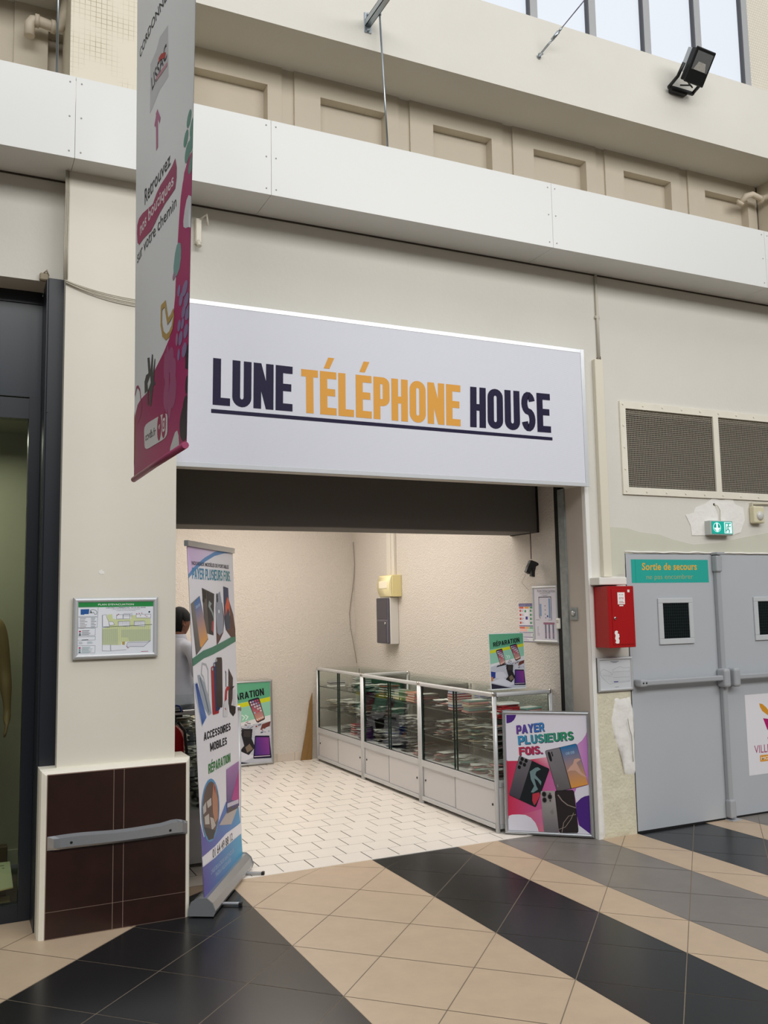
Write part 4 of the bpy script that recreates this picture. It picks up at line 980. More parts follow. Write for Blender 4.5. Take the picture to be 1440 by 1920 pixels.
a.line([(0.02,0.145),(0.059,0.155),(0.099,0.153),(0.143,0.143),(0.171,0.123),(0.19,0.108),(0.152,0.099),(0.088,0.093)], .012, 'a14a6c', 2, 2.5)
a.rq([(0.264,0.034),(0.672,0.031),(0.667,0.069),(0.243,0.077)], .22, 'd8d5d6', 3)
a.text('ccvdb.fr', [(0.279,0.049),(0.475,0.047),(0.474,0.059),(0.277,0.062)], '4a4146', .01, 4)
for c in [(0.534,0.054),(0.609,0.053)]: a.ell(c, .035, .020, 'a02d55', 4, 16)
a.text('f', [(0.523,0.052),(0.548,0.051),(0.547,0.058),(0.523,0.058)], 'e9dde0', .02, 5)
c = [(0.609,0.053)][0]; a.rq([(c[0] - .02, c[1] - .010), (c[0] + .02, c[1] - .010), (c[0] + .02, c[1] + .010), (c[0] - .02, c[1] + .010)], .25, 'e9dde0', 5); a.rq([(c[0] - .013, c[1] - .006), (c[0] + .013, c[1] - .006), (c[0] + .013, c[1] + .006), (c[0] - .013, c[1] + .006)], .25, 'a02d55', 6); a.ell(c, .007, .004, 'e9dde0', 7)
a.poly([(0.835,0.03),(0.861,0.022),(0.876,0.007),(0.846,0.003),(0.754,0.003),(0.714,0.006),(0.72,0.013),(0.759,0.022),(0.797,0.03)], 'cfd0cf', 3)
a.poly([(1, .135), (.955, .125), (.955, .105), (1, .10)], '2c1c2c', 3)
for c, rx, ry in zip([(0.991,0.08),(0.975,0.053),(0.965,0.033)], (.03, .05, .09), (.012, .014, .025)): a.ell(c, rx, ry, '2c1c2c', 3)
a.poly([(0, .02), (.015, .04), (.02, .10), (.0, .12)], 'c0a05e', 3)
wave = lambda u, v: .010 * math.sin(u * 5.2 + .4) * (0.4 + .6 * v) + .035 * max(0, u - .72) ** 1.5
a.build('printed_cloth', CN['banner'], hb, FABRIC, .0004, wave, 18)
b = MB(); n = 18
cc = [Vector(p) for p in CN['banner']]
for k in range(n + 1):
    u = k / n
    for v in (0.0, 1.0):
        p = bil(cc, u, v); p.x += -.0012 - wave(u, v) if False else .0; b.v.append((p.x + .0015 + 0 * wave(u, v), p.y, p.z))
nrmB = (cc[1] - cc[0]).cross(cc[3] - cc[0]).normalized()
b.v = [tuple(bil(cc, (i // 2) / n, i % 2) + nrmB * (wave((i // 2) / n, i % 2) - .0012)) for i in range(2 * (n + 1))]
for k in range(n): b.f.append([2 * k, 2 * k + 1, 2 * k + 3, 2 * k + 2]); b.mi.append(0); b.sm.append(True)
b.build('cloth_back', mat('banner_back', 'cfd1d3', .6), hb)
b = MB(); p0, p1 = cc[0], cc[1]; d = (p1 - p0).normalized()
b.tube([p0 - d * .004 + nrmB * .002 + Vector((0, 0, .0)), (p0 + p1) / 2 + nrmB * .008, p1 + d * .001 + nrmB * .006], .012, 12)
b.build('bottom_rod_sleeve', mat('magenta_sleeve', '9c3c62', .5), hb)

# --- roll-up banner
ru_ = thing('roll_up_banner', 'tall narrow roll-up banner advertising phone accessories and repair, standing by the pillar', 'roll-up banner', (-1.33, .15, 0))
a = Art('e6e4ea')
a.poly([(0, 1), (1, 1), (1, .965)] + [(0.967,0.995),(0.782,0.99),(0.56,0.977),(0.35,0.956),(0.206,0.936),(0.095,0.92),(-0.0,0.9)] + [(0, .86)], gradu([(0, 'cdb3d6'), (.6, 'dcd0e6'), (1, 'e6e4ea')]), 1)
a.line([(0.984,0.993),(0.782,0.988),(0.559,0.975),(0.355,0.954),(0.211,0.935),(0.1,0.918),(-0.007,0.9)], .03, '5f8ec0', 2, 2.4)
a.text('NOUVEAUX MODÈLES DE PORTABLES', [(0.075,0.933),(0.884,0.933),(0.888,0.945),(0.073,0.944)], '2f2a33', .02, 3)
a.big('PAYER PLUSIEURS FOIS.', [(0.07,0.892),(0.92,0.892),(0.927,0.926),(0.077,0.925)], gradu([(0, '4a8fb8'), (.5, '3d86a0'), (1, '4a9490')]), .16, .08, 3)
def phone(a, fr_, back, screen, r=.06, edge='26262a', L=4):
    a.rq(fr_, r, edge, L); 
    c = Vector((sum(p[0] for p in fr_) / 4, sum(p[1] for p in fr_) / 4))
    a.rq([tuple(c + (Vector(p) - c) * .965) for p in fr_], r, back, L + 1)
    if screen: a.poly(screen[0], screen[1], L + 2)
# top group
a.poly([(0.014,0.819),(0.201,0.843),(0.341,0.712),(0.074,0.67)], gradv([(.66, '4c4746'), (.76, '9a9691'), (.84, '66625f')]), 3)
a.poly([(0.082,0.823),(0.198,0.841),(0.333,0.715),(0.17,0.687)], gradv([(.66, 'e8a24a'), (.725, 'd99a50'), (.74, '9aa6c8'), (.77, '6d8fc0'), (.80, '2f70ac')]), 4)
a.text('08:08', [(0.112,0.804),(0.196,0.813),(0.194,0.821),(0.11,0.812)], 'a9c6de', 0, 5)
a.poly([(0.256,0.867),(0.519,0.85),(0.466,0.722),(0.281,0.733)], '57504e', 3); a.poly([(0.351,0.859),(0.516,0.849),(0.464,0.723),(0.367,0.729)], '2d2c2e', 4)
a.poly([(0.394,0.829),(0.45,0.82),(0.417,0.811),(0.476,0.791),(0.482,0.772),(0.441,0.792),(0.373,0.811)], '8d9c9c', 5); a.poly([(0.438,0.765),(0.484,0.768),(0.466,0.729),(0.418,0.739)], '9a3b42', 5)
for c in [(0.282,0.855),(0.281,0.843),(0.277,0.83),(0.321,0.852),(0.317,0.841)]: a.ell(c, .022, .0085, '17171a', 5, 10)
a.poly([(0.564,0.847),(0.652,0.858),(0.681,0.827),(0.71,0.772),(0.688,0.733),(0.609,0.719),(0.549,0.729),(0.536,0.805)], '8f95a3', 4); a.poly([(0.546,0.809),(0.549,0.729),(0.61,0.721),(0.604,0.704),(0.531,0.69),(0.533,0.748)], '5a3a33', 3); a.poly([(0.677,0.823),(0.716,0.772),(0.691,0.731),(0.609,0.719),(0.604,0.704),(0.697,0.729),(0.733,0.772),(0.693,0.823)], '5a3a33', 3)
for c in [(0.579,0.843),(0.581,0.832)]: a.ell(c, .02, .009, '3a3d45', 5, 10)
a.ell([(0.607,0.795)][0], .018, .006, 'd5d8de', 5, 10)
a.poly([(0.735,0.875),(0.852,0.87),(0.869,0.741),(0.765,0.734),(0.738,0.756),(0.732,0.823)], '303a5c', 4); a.poly([(0.761,0.811),(0.82,0.842),(0.866,0.825),(0.875,0.785),(0.827,0.806),(0.758,0.779)], 'd05a3c', 5); a.poly([(0.758,0.779),(0.825,0.802),(0.873,0.777),(0.867,0.745),(0.772,0.737)], '3a4250', 5)
a.poly([(0.855,0.834),(0.959,0.784),(1.009,0.734),(0.995,0.711),(0.884,0.71),(0.756,0.739),(0.771,0.734),(0.876,0.741),(0.878,0.793)], '5c3b33', 3)
a.line([(-0.011,0.653),(0.226,0.669),(0.433,0.676),(0.691,0.689),(1.016,0.705)], .055, '468069', 3, 2.4)
# accessories
a.poly([(0.002,0.592),(0.07,0.594),(0.237,0.486),(0.128,0.463),(0.021,0.554)], 'b8c4d6', 3); a.poly([(0.027,0.589),(0.069,0.591),(0.228,0.485),(0.13,0.468),(0.077,0.52)], gradv([(.44, '15224f'), (.475, '2c57a8'), (.505, '8aa7d6'), (.53, '24408a')]), 4)
a.poly([(0.082,0.613),(0.128,0.613),(0.213,0.588),(0.301,0.545),(0.349,0.491),(0.282,0.487),(0.202,0.512),(0.12,0.563)], '9fa9b5', 2); a.line([(0.133,0.603),(0.22,0.55),(0.286,0.499)], .02, '6d7782', 3, 2.4)
a.line([(0.189,0.644),(0.273,0.638),(0.311,0.621),(0.296,0.529),(0.204,0.604),(0.165,0.613),(0.189,0.644)], .014, 'b4b6bd', 3, 2.4)
a.rq([(0.366,0.485),(0.523,0.483),(0.497,0.633),(0.373,0.628)], .12, 'a52730', 4); a.rq([(0.43,0.491),(0.549,0.494),(0.553,0.642),(0.428,0.639)], .12, '27345c', 5); a.rq([(0.465,0.503),(0.606,0.496),(0.64,0.651),(0.494,0.654)], .14, '3b2f2d', 6)
for c in [(0.501,0.645),(0.45,0.632),(0.404,0.621)]: a.ell(c, .016, .005, 'b8b0ae', 7, 8)
a.poly([(0.79,0.612),(0.893,0.578),(0.863,0.512),(0.8,0.481),(0.757,0.501)], '463632', 4); a.poly([(0.645,0.483),(0.688,0.547),(0.735,0.557),(0.786,0.554),(0.784,0.546),(0.731,0.542),(0.695,0.48)], 'b52b30', 5)
a.line([(0.709,0.605),(0.721,0.599),(0.709,0.558)], .012, '3a3438', 5, 2.4); a.rq([(0.607,0.467),(0.725,0.463),(0.735,0.519),(0.636,0.508)], .15, 'd4d3d7', 5)
a.rq([(0.874,0.489),(0.947,0.489),(0.962,0.54),(0.889,0.54)], .2, 'd6d6da', 5); a.poly([(0.769,0.494),(0.839,0.492),(0.939,0.484),(0.926,0.464),(0.865,0.456),(0.781,0.474)], '2a2224', 6); a.poly([(0.804,0.553),(0.928,0.551),(0.861,0.542),(0.818,0.542)], '2a2224', 6)
a.big('ACCESSOIRES', [(0.15,0.422),(0.787,0.416),(0.788,0.44),(0.155,0.445)], '1d1b22', .19, .07, 3)
a.big('MOBILES', [(0.283,0.382),(0.682,0.378),(0.683,0.401),(0.281,0.407)], '1d1b22', .19, .07, 3)
a.big('RÉPARATION', [(0.22,0.322),(0.753,0.319),(0.758,0.346),(0.224,0.35)], '2f7a35', .19, .07, 3)
# bottom swoosh, laptop, round picture
a.poly([(0, .205)] + [(0.055,0.16),(0.364,0.16),(0.603,0.208),(0.773,0.178),(0.931,0.16),(0.958,0.105)] + [(1, .20)] + [(0.969,0.108),(0.575,0.115),(0.294,0.109),(0.002,0.112)] + [(0, .13)], gradu([(0, '5a50a0'), (.45, '5667b4'), (1, '4a9ac6')]), 2)
a.poly([(0, .135)] + [(0.002,0.112),(0.293,0.107),(0.574,0.113),(0.968,0.106)] + [(1, .20)] + [(0.966,0.073),(0.564,0.079),(0.285,0.081),(0.006,0.086)] + [(0, .115)], 'e6e4ea', 3)
a.poly([(0, 0), (1, 0)] + [(0.972,0.07),(0.563,0.077),(0.284,0.077),(0.005,0.084)] + [(0, .11)], gradu([(0, '5a4f9c'), (.4, '4f78b8'), (1, '43a0c8')]), 3)
a.text('01 64 49 88 12', [(0.224,0.082),(0.728,0.078),(0.729,0.101),(0.227,0.106)], '3a2c34', .012, 5)
a.text('2 RUE DE LA CROIX SAINT JACQUES', [(0.172,0.043),(0.751,0.039),(0.754,0.05),(0.176,0.055)], 'a8c0dc', .01, 5); a.text('91620 LA VILLE DU BOIS', [(0.272,0.023),(0.66,0.02),(0.663,0.031),(0.276,0.035)], 'a8c0dc', .01, 5)
c0 = [(0.23,0.219)][0]
a.ell(c0, .205, .088, '4d8cbc', 4, 28); a.ell(c0, .185, .080, '5f4c44', 5, 28)
a.poly([(0.311,0.287),(0.349,0.283),(0.4,0.231),(0.383,0.18),(0.314,0.174),(0.272,0.207),(0.274,0.252)], 'b07c62', 6); a.poly([(0.319,0.287),(0.347,0.276),(0.353,0.254),(0.323,0.268)], '9b3434', 7)
for q_ in ([(0.059,0.243),(0.134,0.251),(0.126,0.225),(0.064,0.222)], [(0.146,0.25),(0.248,0.252),(0.249,0.231),(0.165,0.23)], [(0.085,0.213),(0.184,0.213),(0.187,0.183),(0.09,0.192)], [(0.206,0.201),(0.28,0.19),(0.325,0.165),(0.231,0.16)]): a.poly(q_, 'b8b0a8', 6)
a.poly([(0.064,0.188),(0.308,0.153),(0.262,0.134),(0.149,0.142)], '2f2a2c', 6)
a.poly([(0.404,0.157),(0.608,0.176),(0.933,0.167),(0.712,0.128)], 'b4aaa6', 5); a.poly([(0.611,0.189),(0.933,0.166),(0.893,0.16),(0.606,0.171)], '4a3c3a', 6)
a.poly([(0.64,0.303),(0.971,0.305),(0.939,0.164),(0.608,0.178)], gradv([(.235, '3c3470'), (.28, '8c3a90'), (.33, 'c0a2c8')]), 6); a.poly([(0.734,0.201),(0.964,0.279),(0.943,0.178)], 'b23a86', 7); a.line([(0.627,0.194),(0.914,0.18)], .03, 'c4bccc', 8, 2.4)
a.build('printed_sheet', CN['rollup'], ru_, PRINT, .0004, (lambda u, v: 0.0), 8, 24)
cc = [Vector(p) for p in CN['rollup']]; d = (cc[1] - cc[0]).normalized(); nn = d.cross((cc[3] - cc[0]).normalized()).normalized()
b = MB()
for k in range(17):
    for u in range(9): b.v.append(tuple(bil(cc, u / 8, k / 16) - nn * .002))
for k in range(16):
    for u in range(8): b.f.append([k * 9 + u, k * 9 + u + 1, k * 9 + u + 10, k * 9 + u + 9]); b.mi.append(0); b.sm.append(True)
b.build('sheet_back', mat('sheet_back', '8f9092', .6), ru_)
dt = (cc[2] - cc[3]).normalized()
b = MB(); b.prism([(-.012, -.006), (.012, -.006), (.012, .026), (-.012, .026)], 'x', -.01, (cc[2] - cc[3]).length + .01)
Mt = Matrix.Identity(4); nt_ = Vector((dt.y, -dt.x, 0)).normalized()
Mt.col[0][:3] = dt; Mt.col[1][:3] = nt_; Mt.col[2][:3] = dt.cross(nt_); Mt.translation = cc[3]
b.xf(Mt).build('top_rail', ALU, ru_)
dh = Vector((d.x, d.y, 0)).normalized(); nh = Vector((dh.y, -dh.x, 0)); L_ = (cc[1] - cc[0]).length
Mb = Matrix.Identity(4); Mb.col[0][:3] = dh; Mb.col[1][:3] = nh; Mb.col[2][:3] = Vector((0, 0, 1)); Mb.translation = (cc[0].x, cc[0].y, 0)
cas = [(-.075, .012), (-.07, .006), (.055, .006), (.065, .03), (.05, .07), (.02, .095), (-.03, .095), (-.062, .075), (-.075, .04)]
b = MB(); b.prism(cas, 'x', -.012, L_ + .012); b.xf(Mb); cs = b.build('base_cassette', ALU, ru_)
b = MB(); b.prism([(x * 1.05, z * 1.04) for x, z in cas], 'x', -.02, -.012); b.prism([(x * 1.05, z * 1.04) for x, z in cas], 'x', L_ + .012, L_ + .02); b.xf(Mb); pieces(b, 'end_cap', mat('cap_grey', '85888a', .4, .3), cs)
for t in (.17, L_ - .12):
    b = MB(); b.bbox(t - .012, t + .012, .05, .15, .006, .020, .003, 1); b.bbox(t - .014, t + .014, .147, .165, .0, .022, .003, 1, 1); b.xf(Mb); b.build('foot', [ALU, BLACK], ru_)
b = MB(); b.tube([(L_ / 2, -.06, .09), (L_ / 2, -.10, .6), (L_ / 2 - .03, -.15, 1.45)], .006, 8); b.xf(Mb); b.build('support_pole', ALU, ru_)

# --- framed poster against the jamb
a = Art('dcdae4')
a.poly([(0.009,0.992),(0.134,0.994),(0.126,0.974),(0.106,0.949),(0.073,0.929),(0.04,0.921),(0.009,0.918)], '4b2a7c', 2)
a.poly([(0, .60)] + [(0.01,0.591),(0.161,0.596),(0.304,0.611),(0.483,0.632),(0.594,0.664),(0.87,0.745),(0.939,0.784),(0.982,0.827),(0.993,0.846)] + [(1, .86), (1, .25)] + [(0.992,0.326),(0.927,0.306),(0.871,0.267),(0.845,0.276),(0.868,0.082)] + [(0.831,0.005),(0.372,-0.014)] + [(.38, 0), (0, .1)], gradu([(0, 'c02f4c'), (.30, 'c23a56'), (.50, 'd9a0ae'), (.72, 'd9a6c0'), (1, 'b87ac0')]), 1)
a.poly([(0, 0)] + [(0.006,0.119),(0.048,0.132),(0.131,0.137),(0.214,0.135),(0.282,0.114),(0.335,0.073),(0.363,0.028),(0.372,-0.021)] + [(.36, 0)], 'd6d4de', 2)
a.poly([(0.837,0.252),(0.865,0.276),(0.9,0.296),(0.947,0.314),(1.021,0.327),(1.028,-0.023),(0.989,-0.006),(0.867,0.068),(0.839,0.164)], '4b2a7c', 2)
a.poly([(0.821,0.331),(0.85,0.378),(1.026,0.411),(1.021,0.323),(0.947,0.314),(0.9,0.296),(0.844,0.257)], 'd6d4de', 2)
a.poly([(0.83,-0.004),(0.854,0.072),(0.867,0.068),(1.002,-0.013),(1.028,-0.032)], 'd6d4de', 3)
g1 = gradu([(0, '7a2e7c'), (.25, '5a49a0'), (.38, '3f6fb4'), (.5, '3f86bd')]); g2 = gradu([(0, '4a8ec4'), (.30, '3a8aa8'), (.5, '3a8f78'), (.8, '2f8a5c')]); g3 = gradu([(0, 'c03040'), (.5, 'a8305a')])
for off, L in ((0, 5), (.007, 4)):
    for t_, q_, g_ in (('PAYER', [(0.132,0.827),(0.484,0.857),(0.477,0.934),(0.13,0.901)], g1), ('PLUSIEURS', [(0.152,0.733),(0.838,0.787),(0.835,0.862),(0.145,0.81)], g2), ('FOIS.', [(0.159,0.642),(0.453,0.662),(0.45,0.733),(0.155,0.713)], g3)):
        a.big(t_, [(x + off, y - off * .7) for x, y in q_], g_ if off == 0 else '3d3f63', .20, .05, L, 1.05)
# phone 1 (silver grey, tilted)
a.rq([(0.016,0.299),(0.348,0.202),(0.534,0.535),(0.159,0.642)], .05, '232326', 6)
a.rq([(0.017,0.304),(0.148,0.265),(0.317,0.602),(0.162,0.637)], .05, gradv([(.3, '45404a'), (.62, '6d6a70')]), 7); a.poly([(0.153,0.263),(0.341,0.207),(0.529,0.532),(0.322,0.599)], '1d2226', 7)
for c in [(0.195,0.611),(0.176,0.578),(0.156,0.541),(0.243,0.597),(0.221,0.563)]: a.ell(c, .021, .017, '17171a', 8, 12)
a.poly([(0.285,0.506),(0.356,0.541),(0.39,0.546),(0.424,0.528),(0.368,0.508),(0.353,0.479),(0.426,0.424),(0.418,0.391),(0.378,0.432),(0.338,0.45),(0.362,0.384),(0.382,0.357),(0.319,0.327),(0.291,0.331),(0.335,0.384),(0.296,0.44)], '6c8587', 9); a.poly([(0.311,0.317),(0.394,0.333),(0.407,0.31),(0.356,0.243),(0.328,0.219),(0.305,0.26)], 'b23848', 9)
# phone 2
a.rq([(0.613,0.339),(0.996,0.412),(0.873,0.758),(0.479,0.689)], .05, '2b2b2e', 7)
a.rq([(0.614,0.346),(0.783,0.375),(0.662,0.718),(0.486,0.685)], .05, gradv([(.30, '4a4446'), (.55, '8a8688'), (.72, '77747a')]), 8)
a.poly([(0.791,0.377),(0.994,0.415),(0.87,0.754),(0.669,0.72)], gradv([(.34, 'd6913f'), (.48, 'd49a52'), (.50, '9c92b4'), (.56, '7d9ac6'), (.64, '2f74a8'), (.74, '1f6ba0')]), 8)
a.poly([(0.743,0.516),(0.779,0.555),(0.821,0.584),(0.836,0.622),(0.884,0.632),(0.917,0.623),(0.862,0.594),(0.911,0.52),(0.997,0.466),(0.91,0.492),(0.845,0.528),(0.791,0.527)], 'c8a090', 9)
a.text('08:08', [(0.737,0.656),(0.842,0.674),(0.837,0.695),(0.735,0.678)], '9fc0da', -.006, 9)
a.rq([(0.539,0.595),(0.572,0.601),(0.541,0.684),(0.509,0.678)], .4, '1b1b1e', 9)
for c in [(0.565,0.671),(0.573,0.652)]: a.ell(c, .009, .012, '2b2b2e', 9, 8)
a.rect([(0.622,0.382),(0.636,0.406)][0], [(0.622,0.382),(0.628,0.405)][1], '9a969a', 9)
# phone 3
a.rq([(0.44,-0.009),(0.623,-0.006),(0.59,0.351),(0.409,0.343)], .08, gradv([(.03, '6f6b6e'), (.3, 'a19b98')]), 8)
a.rq([(0.623,-0.006),(0.86,0.006),(0.82,0.364),(0.582,0.351)], .10, '17171a', 9); a.rq([(0.629,-0.0),(0.854,0.01),(0.815,0.359),(0.589,0.346)], .10, '2e2829', 10)
a.line([(0.625,0.316),(0.67,0.271),(0.736,0.235),(0.831,0.215)], .014, '8c8078', 11, 1.9); a.line([(0.618,0.027),(0.699,0.049),(0.77,0.116),(0.806,0.172)], .006, '9c8f80', 11, 1.9); a.line([(0.657,0.003),(0.681,0.085),(0.744,0.143),(0.831,0.159)], .006, '9c8f80', 11, 1.9)
a.rq([(0.424,0.235),(0.554,0.247),(0.545,0.34),(0.418,0.331)], .18, '8f8a88', 9)
for c in [(0.454,0.318),(0.524,0.298),(0.457,0.269)]: a.ell(c, .029, .024, '4b4849', 10, 14); a.ell(c, .020, .017, '19191b', 11, 14)
for c in [(0.526,0.323),(0.526,0.265)]: a.ell(c, .010, .009, '3a3637', 10, 8)
c = [(0.546,0.169)][0]; a.ell((c[0], c[1]), .022, .019, '7d7876', 10, 14); a.ell((c[0] + .024, c[1] + .002), .008, .008, gradv([(0, '8a8583')]), 11, 8); a.poly([(c[0], c[1] + .020), (c[0] + .012, c[1] + .034), (c[0] + .012, c[1] + .026)], '7d7876', 11)
snap_frame('framed_poster', 'framed floor-standing poster reading PAYER PLUSIEURS FOIS leaning against the right jamb', CN['payer'], .026, a, depth=.022, cat='poster', mt=ALU)
fp = bpy.data.objects['framed_poster']

# --- the repair picture, used on two boards
def repair_art():
    a = Art('d9dade')
    a.poly([(0, .60), (1, .70), (1, 1), (0, 1)], '5fa685', 1)
    a.poly([(0, .45), (1, .58), (1, .80), (0, .72)], '8fc4ae', 2); a.poly([(0, .70), (1, .81), (1, .755), (0, .645)], 'c9cf2e', 3)
    a.big('RÉPARATION', [(.11, .765), (.89, .835), (.88, .925), (.10, .845)], '1b1d22', .19, .07, 4)
    a.poly([(0, 0), (0, .40), (.35, .46), (1, .50), (1, 0)], 'b9bcc8', 2); a.poly([(0, 0), (0, .10), (.45, .02), (.6, 0)], '2b2a3c', 3); a.poly([(0, .12), (.3, .2), (.7, .08), (.5, .03)], 'cfd1dc', 3)
    for q_, in (([(.29, .41), (.44, .46), (.36, .73), (.17, .70)],), ([(.74, .49), (.90, .53), (.79, .815), (.58, .78)],)):
        q_ = [q_[0], q_[1], q_[2], q_[3]]
        a.rq(q_, .12, '1c1b22', 5); c = Vector((sum(p[0] for p in q_) / 4, sum(p[1] for p in q_) / 4)); qi = [tuple(c + (Vector(p) - c) * .9) for p in q_]
        a.rq(qi, .12, gradv([(q_[0][1] + .02, 'c98a72'), (q_[0][1] + .12, 'b08a90'), (q_[0][1] + .18, '7c3a5c'), (q_[2][1], '2e3358')]), 6)
        for r_ in range(5):
            for k in range(4):
                p = bil(qi, .15 + k * .235, .93 - r_ * .13)
                a.rq([(p[0] - .014, p[1] - .010), (p[0] + .014, p[1] - .010), (p[0] + .014, p[1] + .010), (p[0] - .014, p[1] + .010)], .3, ('d8d2da', 'b8485c', '9fb0d0', 'd0c8d4', 'c0566a')[(r_ * 3 + k * 2) % 5], 7)
        for k in range(4):
            p = bil(qi, .15 + k * .235, .08); a.ell((p[0], p[1]), .014, .009, 'd6d2cf', 7, 8)
    for dx in (0, .06): a.line([(.47 + dx, .60), (.52 + dx, .575), (.48 + dx, .54)], .018, 'cfe6dc', 5, 1.35)
    a.poly([(.16, .39), (.46, .43), (.45, .45), (.2, .42)], '2a2c33', 4)
    r = random.Random(5)
    for k in range(34):
        x = r.uniform(.42, .97); y = r.uniform(.30, .50); w_ = r.uniform(.02, .07); h_ = r.uniform(.006, .02); t = r.uniform(-.6, .6)
        a.poly([(x, y), (x + w_, y + w_ * t * .7), (x + w_, y + w_ * t * .7 + h_), (x, y + h_)], r.choice(('2b2b33', '5b4640', '3b4a6a', '8d3b40', '6b6f7a', 'e4e4ea', '93a2b8')), 5)
    a.poly([(.42, .16), (.58, .10), (.70, .19), (.64, .30), (.66, .42), (.47, .43), (.45, .36), (.50, .22)], '262428', 6)
    a.poly([(.55, .13), (.66, .17), (.60, .24), (.52, .20)], '77695a', 7); a.poly([(.49, .33), (.62, .32), (.62, .40), (.50, .41)], '3c3738', 7)
    a.poly([(0, .17), (.12, .20), (.14, .30), (0, .32)], '2b3f8c', 5); a.poly([(.12, .20), (.30, .17), (.45, .21), (.42, .25), (.36, .30), (.22, .31), (.13, .29)], 'c9cbd6', 6); a.poly([(0, .14), (.05, .15), (.05, .22), (0, .22)], 'c07a3a', 6)
    a.poly([(.72, .32), (1, .33), (1, .43), (.80, .44), (.70, .40)], 'c3c5d0', 5); a.poly([(.80, .40), (.98, .44), (1, .50), (.84, .47)], '6b3b34', 6)
    a.rq([(.66, .05), (1.0, .04), (.97, .32), (.70, .335)], .05, '1f1b33', 8)
    a.poly([(.69, .09), (.97, .085), (.96, .30), (.715, .315)], gradu([(.69, '3c2a78'), (.80, '8a3a9c'), (.90, 'c04a90'), (.97, '7a3a8c')]), 9); a.line([(.68, .075), (.97, .07)], .012, 'd0c0d8', 9, 1.35)
    return a
snap_frame('framed_poster', 'framed green RÉPARATION poster leaning on the back wall of the shop', CN['repb'], .024, repair_art(), depth=.02, cat='poster', mt=ALU)
rs = thing('counter_sign', 'upright printed RÉPARATION board standing on the nearest glass counter', 'sign', (.95, .6, .99))
repair_art().build('printed_sheet', CN['repc'], rs, PRINT, .0003)
cc = [Vector(p) for p in CN['repc']]; c_ = sum(cc, Vector()) / 4
b = MB(); o_ = [c_ + (p - c_) * 1.03 for p in cc]; b.add([p + Vector((0, .0012, 0)) for p in o_] + [p + Vector((0, .006, 0)) for p in o_], [(0, 1, 2, 3), (4, 5, 6, 7), (0, 1, 5, 4), (1, 2, 6, 5), (2, 3, 7, 6), (3, 0, 4, 7)]); b.build('acrylic_panel', mat('acrylic_white', 'dfe5e6', .2), rs)
b = MB(); b.box(.80, 1.10, .59, .66, .9915, .9945); b.build('foot', mat('acrylic_foot', 'd5dcde', .15), rs)

# --- wall items inside the shop (right wall)
a = Art('d3d1dc')
a.text('PLAN D\'EVACUATION', [(0.164,0.929),(0.967,0.912),(0.971,0.955),(0.167,0.973)], '5b5c66', .006); a.text('LUNE TÉLÉPHONE HOUSE', [(.27, .895), (.75, .895), (.75, .912), (.27, .912)], '5b5c66', .01)
a.rect((.36, .865), (.66, .872), '8a8a94', 2); a.rect((.42, .848), (.60, .855), '8a8a94', 2)
a.line([(.26, .42), (.22, .47), (.22, .83), (.78, .83), (.78, .40)], .022, '4b4d58', 3, 1.4); a.rect((.25, .46), (.33, .70), '7d9ac0', 2); a.rect((.66, .42), (.74, .80), '7d9ac0', 2)
for p in ((.5, .66), (.5, .58), (.5, .50), (.52, .43)): a.ell(p, .02, .013, '5b5e70', 3, 8)
a.ell((.60, .46), .03, .022, '2b4a8c', 4, 10)
a.rect((.05, .385), (.22, .393), '7a7a86', 2); a.rect((.62, .382), (.80, .390), '7a7a86', 2)
a.rect((.40, .30), (.90, .34), '9a6a80', 3)
for x in (.46, .62, .80): a.rect((x, .03), (x + .07, .30), '77758c', 2); a.rect((x + .01, .06), (x + .06, .14), '9b7f98', 3)
scribble(a, .10, .22, .08, .26, 8, '8d8d99', 2, 4)
snap_frame('framed_evacuation_plan', 'tall narrow framed evacuation plan on the inner right wall of the shop', CN['plans'], .022, a, mt=ALUW)
a = Art('dcdae2')
a.rect((0, .925), (1, 1), '3c3a78', 1); a.text('CONSIGNES DE SÉCURITÉ', [(.03, .945), (.97, .945), (.97, .978), (.03, .978)], 'c9c9e0', .01)
for x, cc_ in ((0, 'c8543c'), (.34, 'd99a4a'), (.68, '4a9468')): a.rect((x + .02, .87), (x + .31, .915), cc_, 2)
for k in range(4):
    z = .84 - k * .105
    for x, c1 in ((.04, 'c8493a'), (.70, '3f9060')): a.rect((x, z - .06), (x + .10, z), c1, 2); scribble(a, x + .12, x + .28, z - .06, z, 3, '8c8c98', 2, k)
a.rect((.38, .46), (.62, .84), 'e4e2ea', 2); a.ell((.42, .80), .06, .035, '3f9060', 3); a.rect((.42, .58), (.56, .66), '3a3a8c', 3)
a.rect((0, .405), (1, .425), '3c3a78', 3); a.rect((.02, .34), (.36, .39), 'cf6a50', 2); a.rect((.38, .34), (.62, .39), 'e0b070', 2); a.rect((.64, .34), (.98, .39), '7fb898', 2)
a.rect((.02, .27), (.50, .33), 'e6b4a8', 2); a.rect((.52, .27), (.98, .33), 'bcdac8', 2); a.rect((0, .235), (1, .25), '3c3a78', 3); a.rect((0, .115), (1, .13), '3c3a78', 3); a.rect((0, 0), (1, .012), '3c3a78', 3)
scribble(a, .05, .75, .15, .22, 2, '9a9aa6', 2, 2); scribble(a, .05, .75, .03, .1, 2, '9a9aa6', 2, 3); a.rect((.84, .15), (.94, .21), '5d9c80', 2); a.rect((.84, .03), (.94, .09), '5d9c80', 2)
o = a.build('safety_notice', CN['notice'], None, PRINT, .0003); tag(o, 'colourful printed safety notice sheet on the inner right wall beside the framed plan', 'notice'); base(o, CN['notice'][0])
sw = thing('light_switch', 'small cream wall switch just right of the tall framed plan inside the shop', 'switch', (1.26, .35, 1.43))
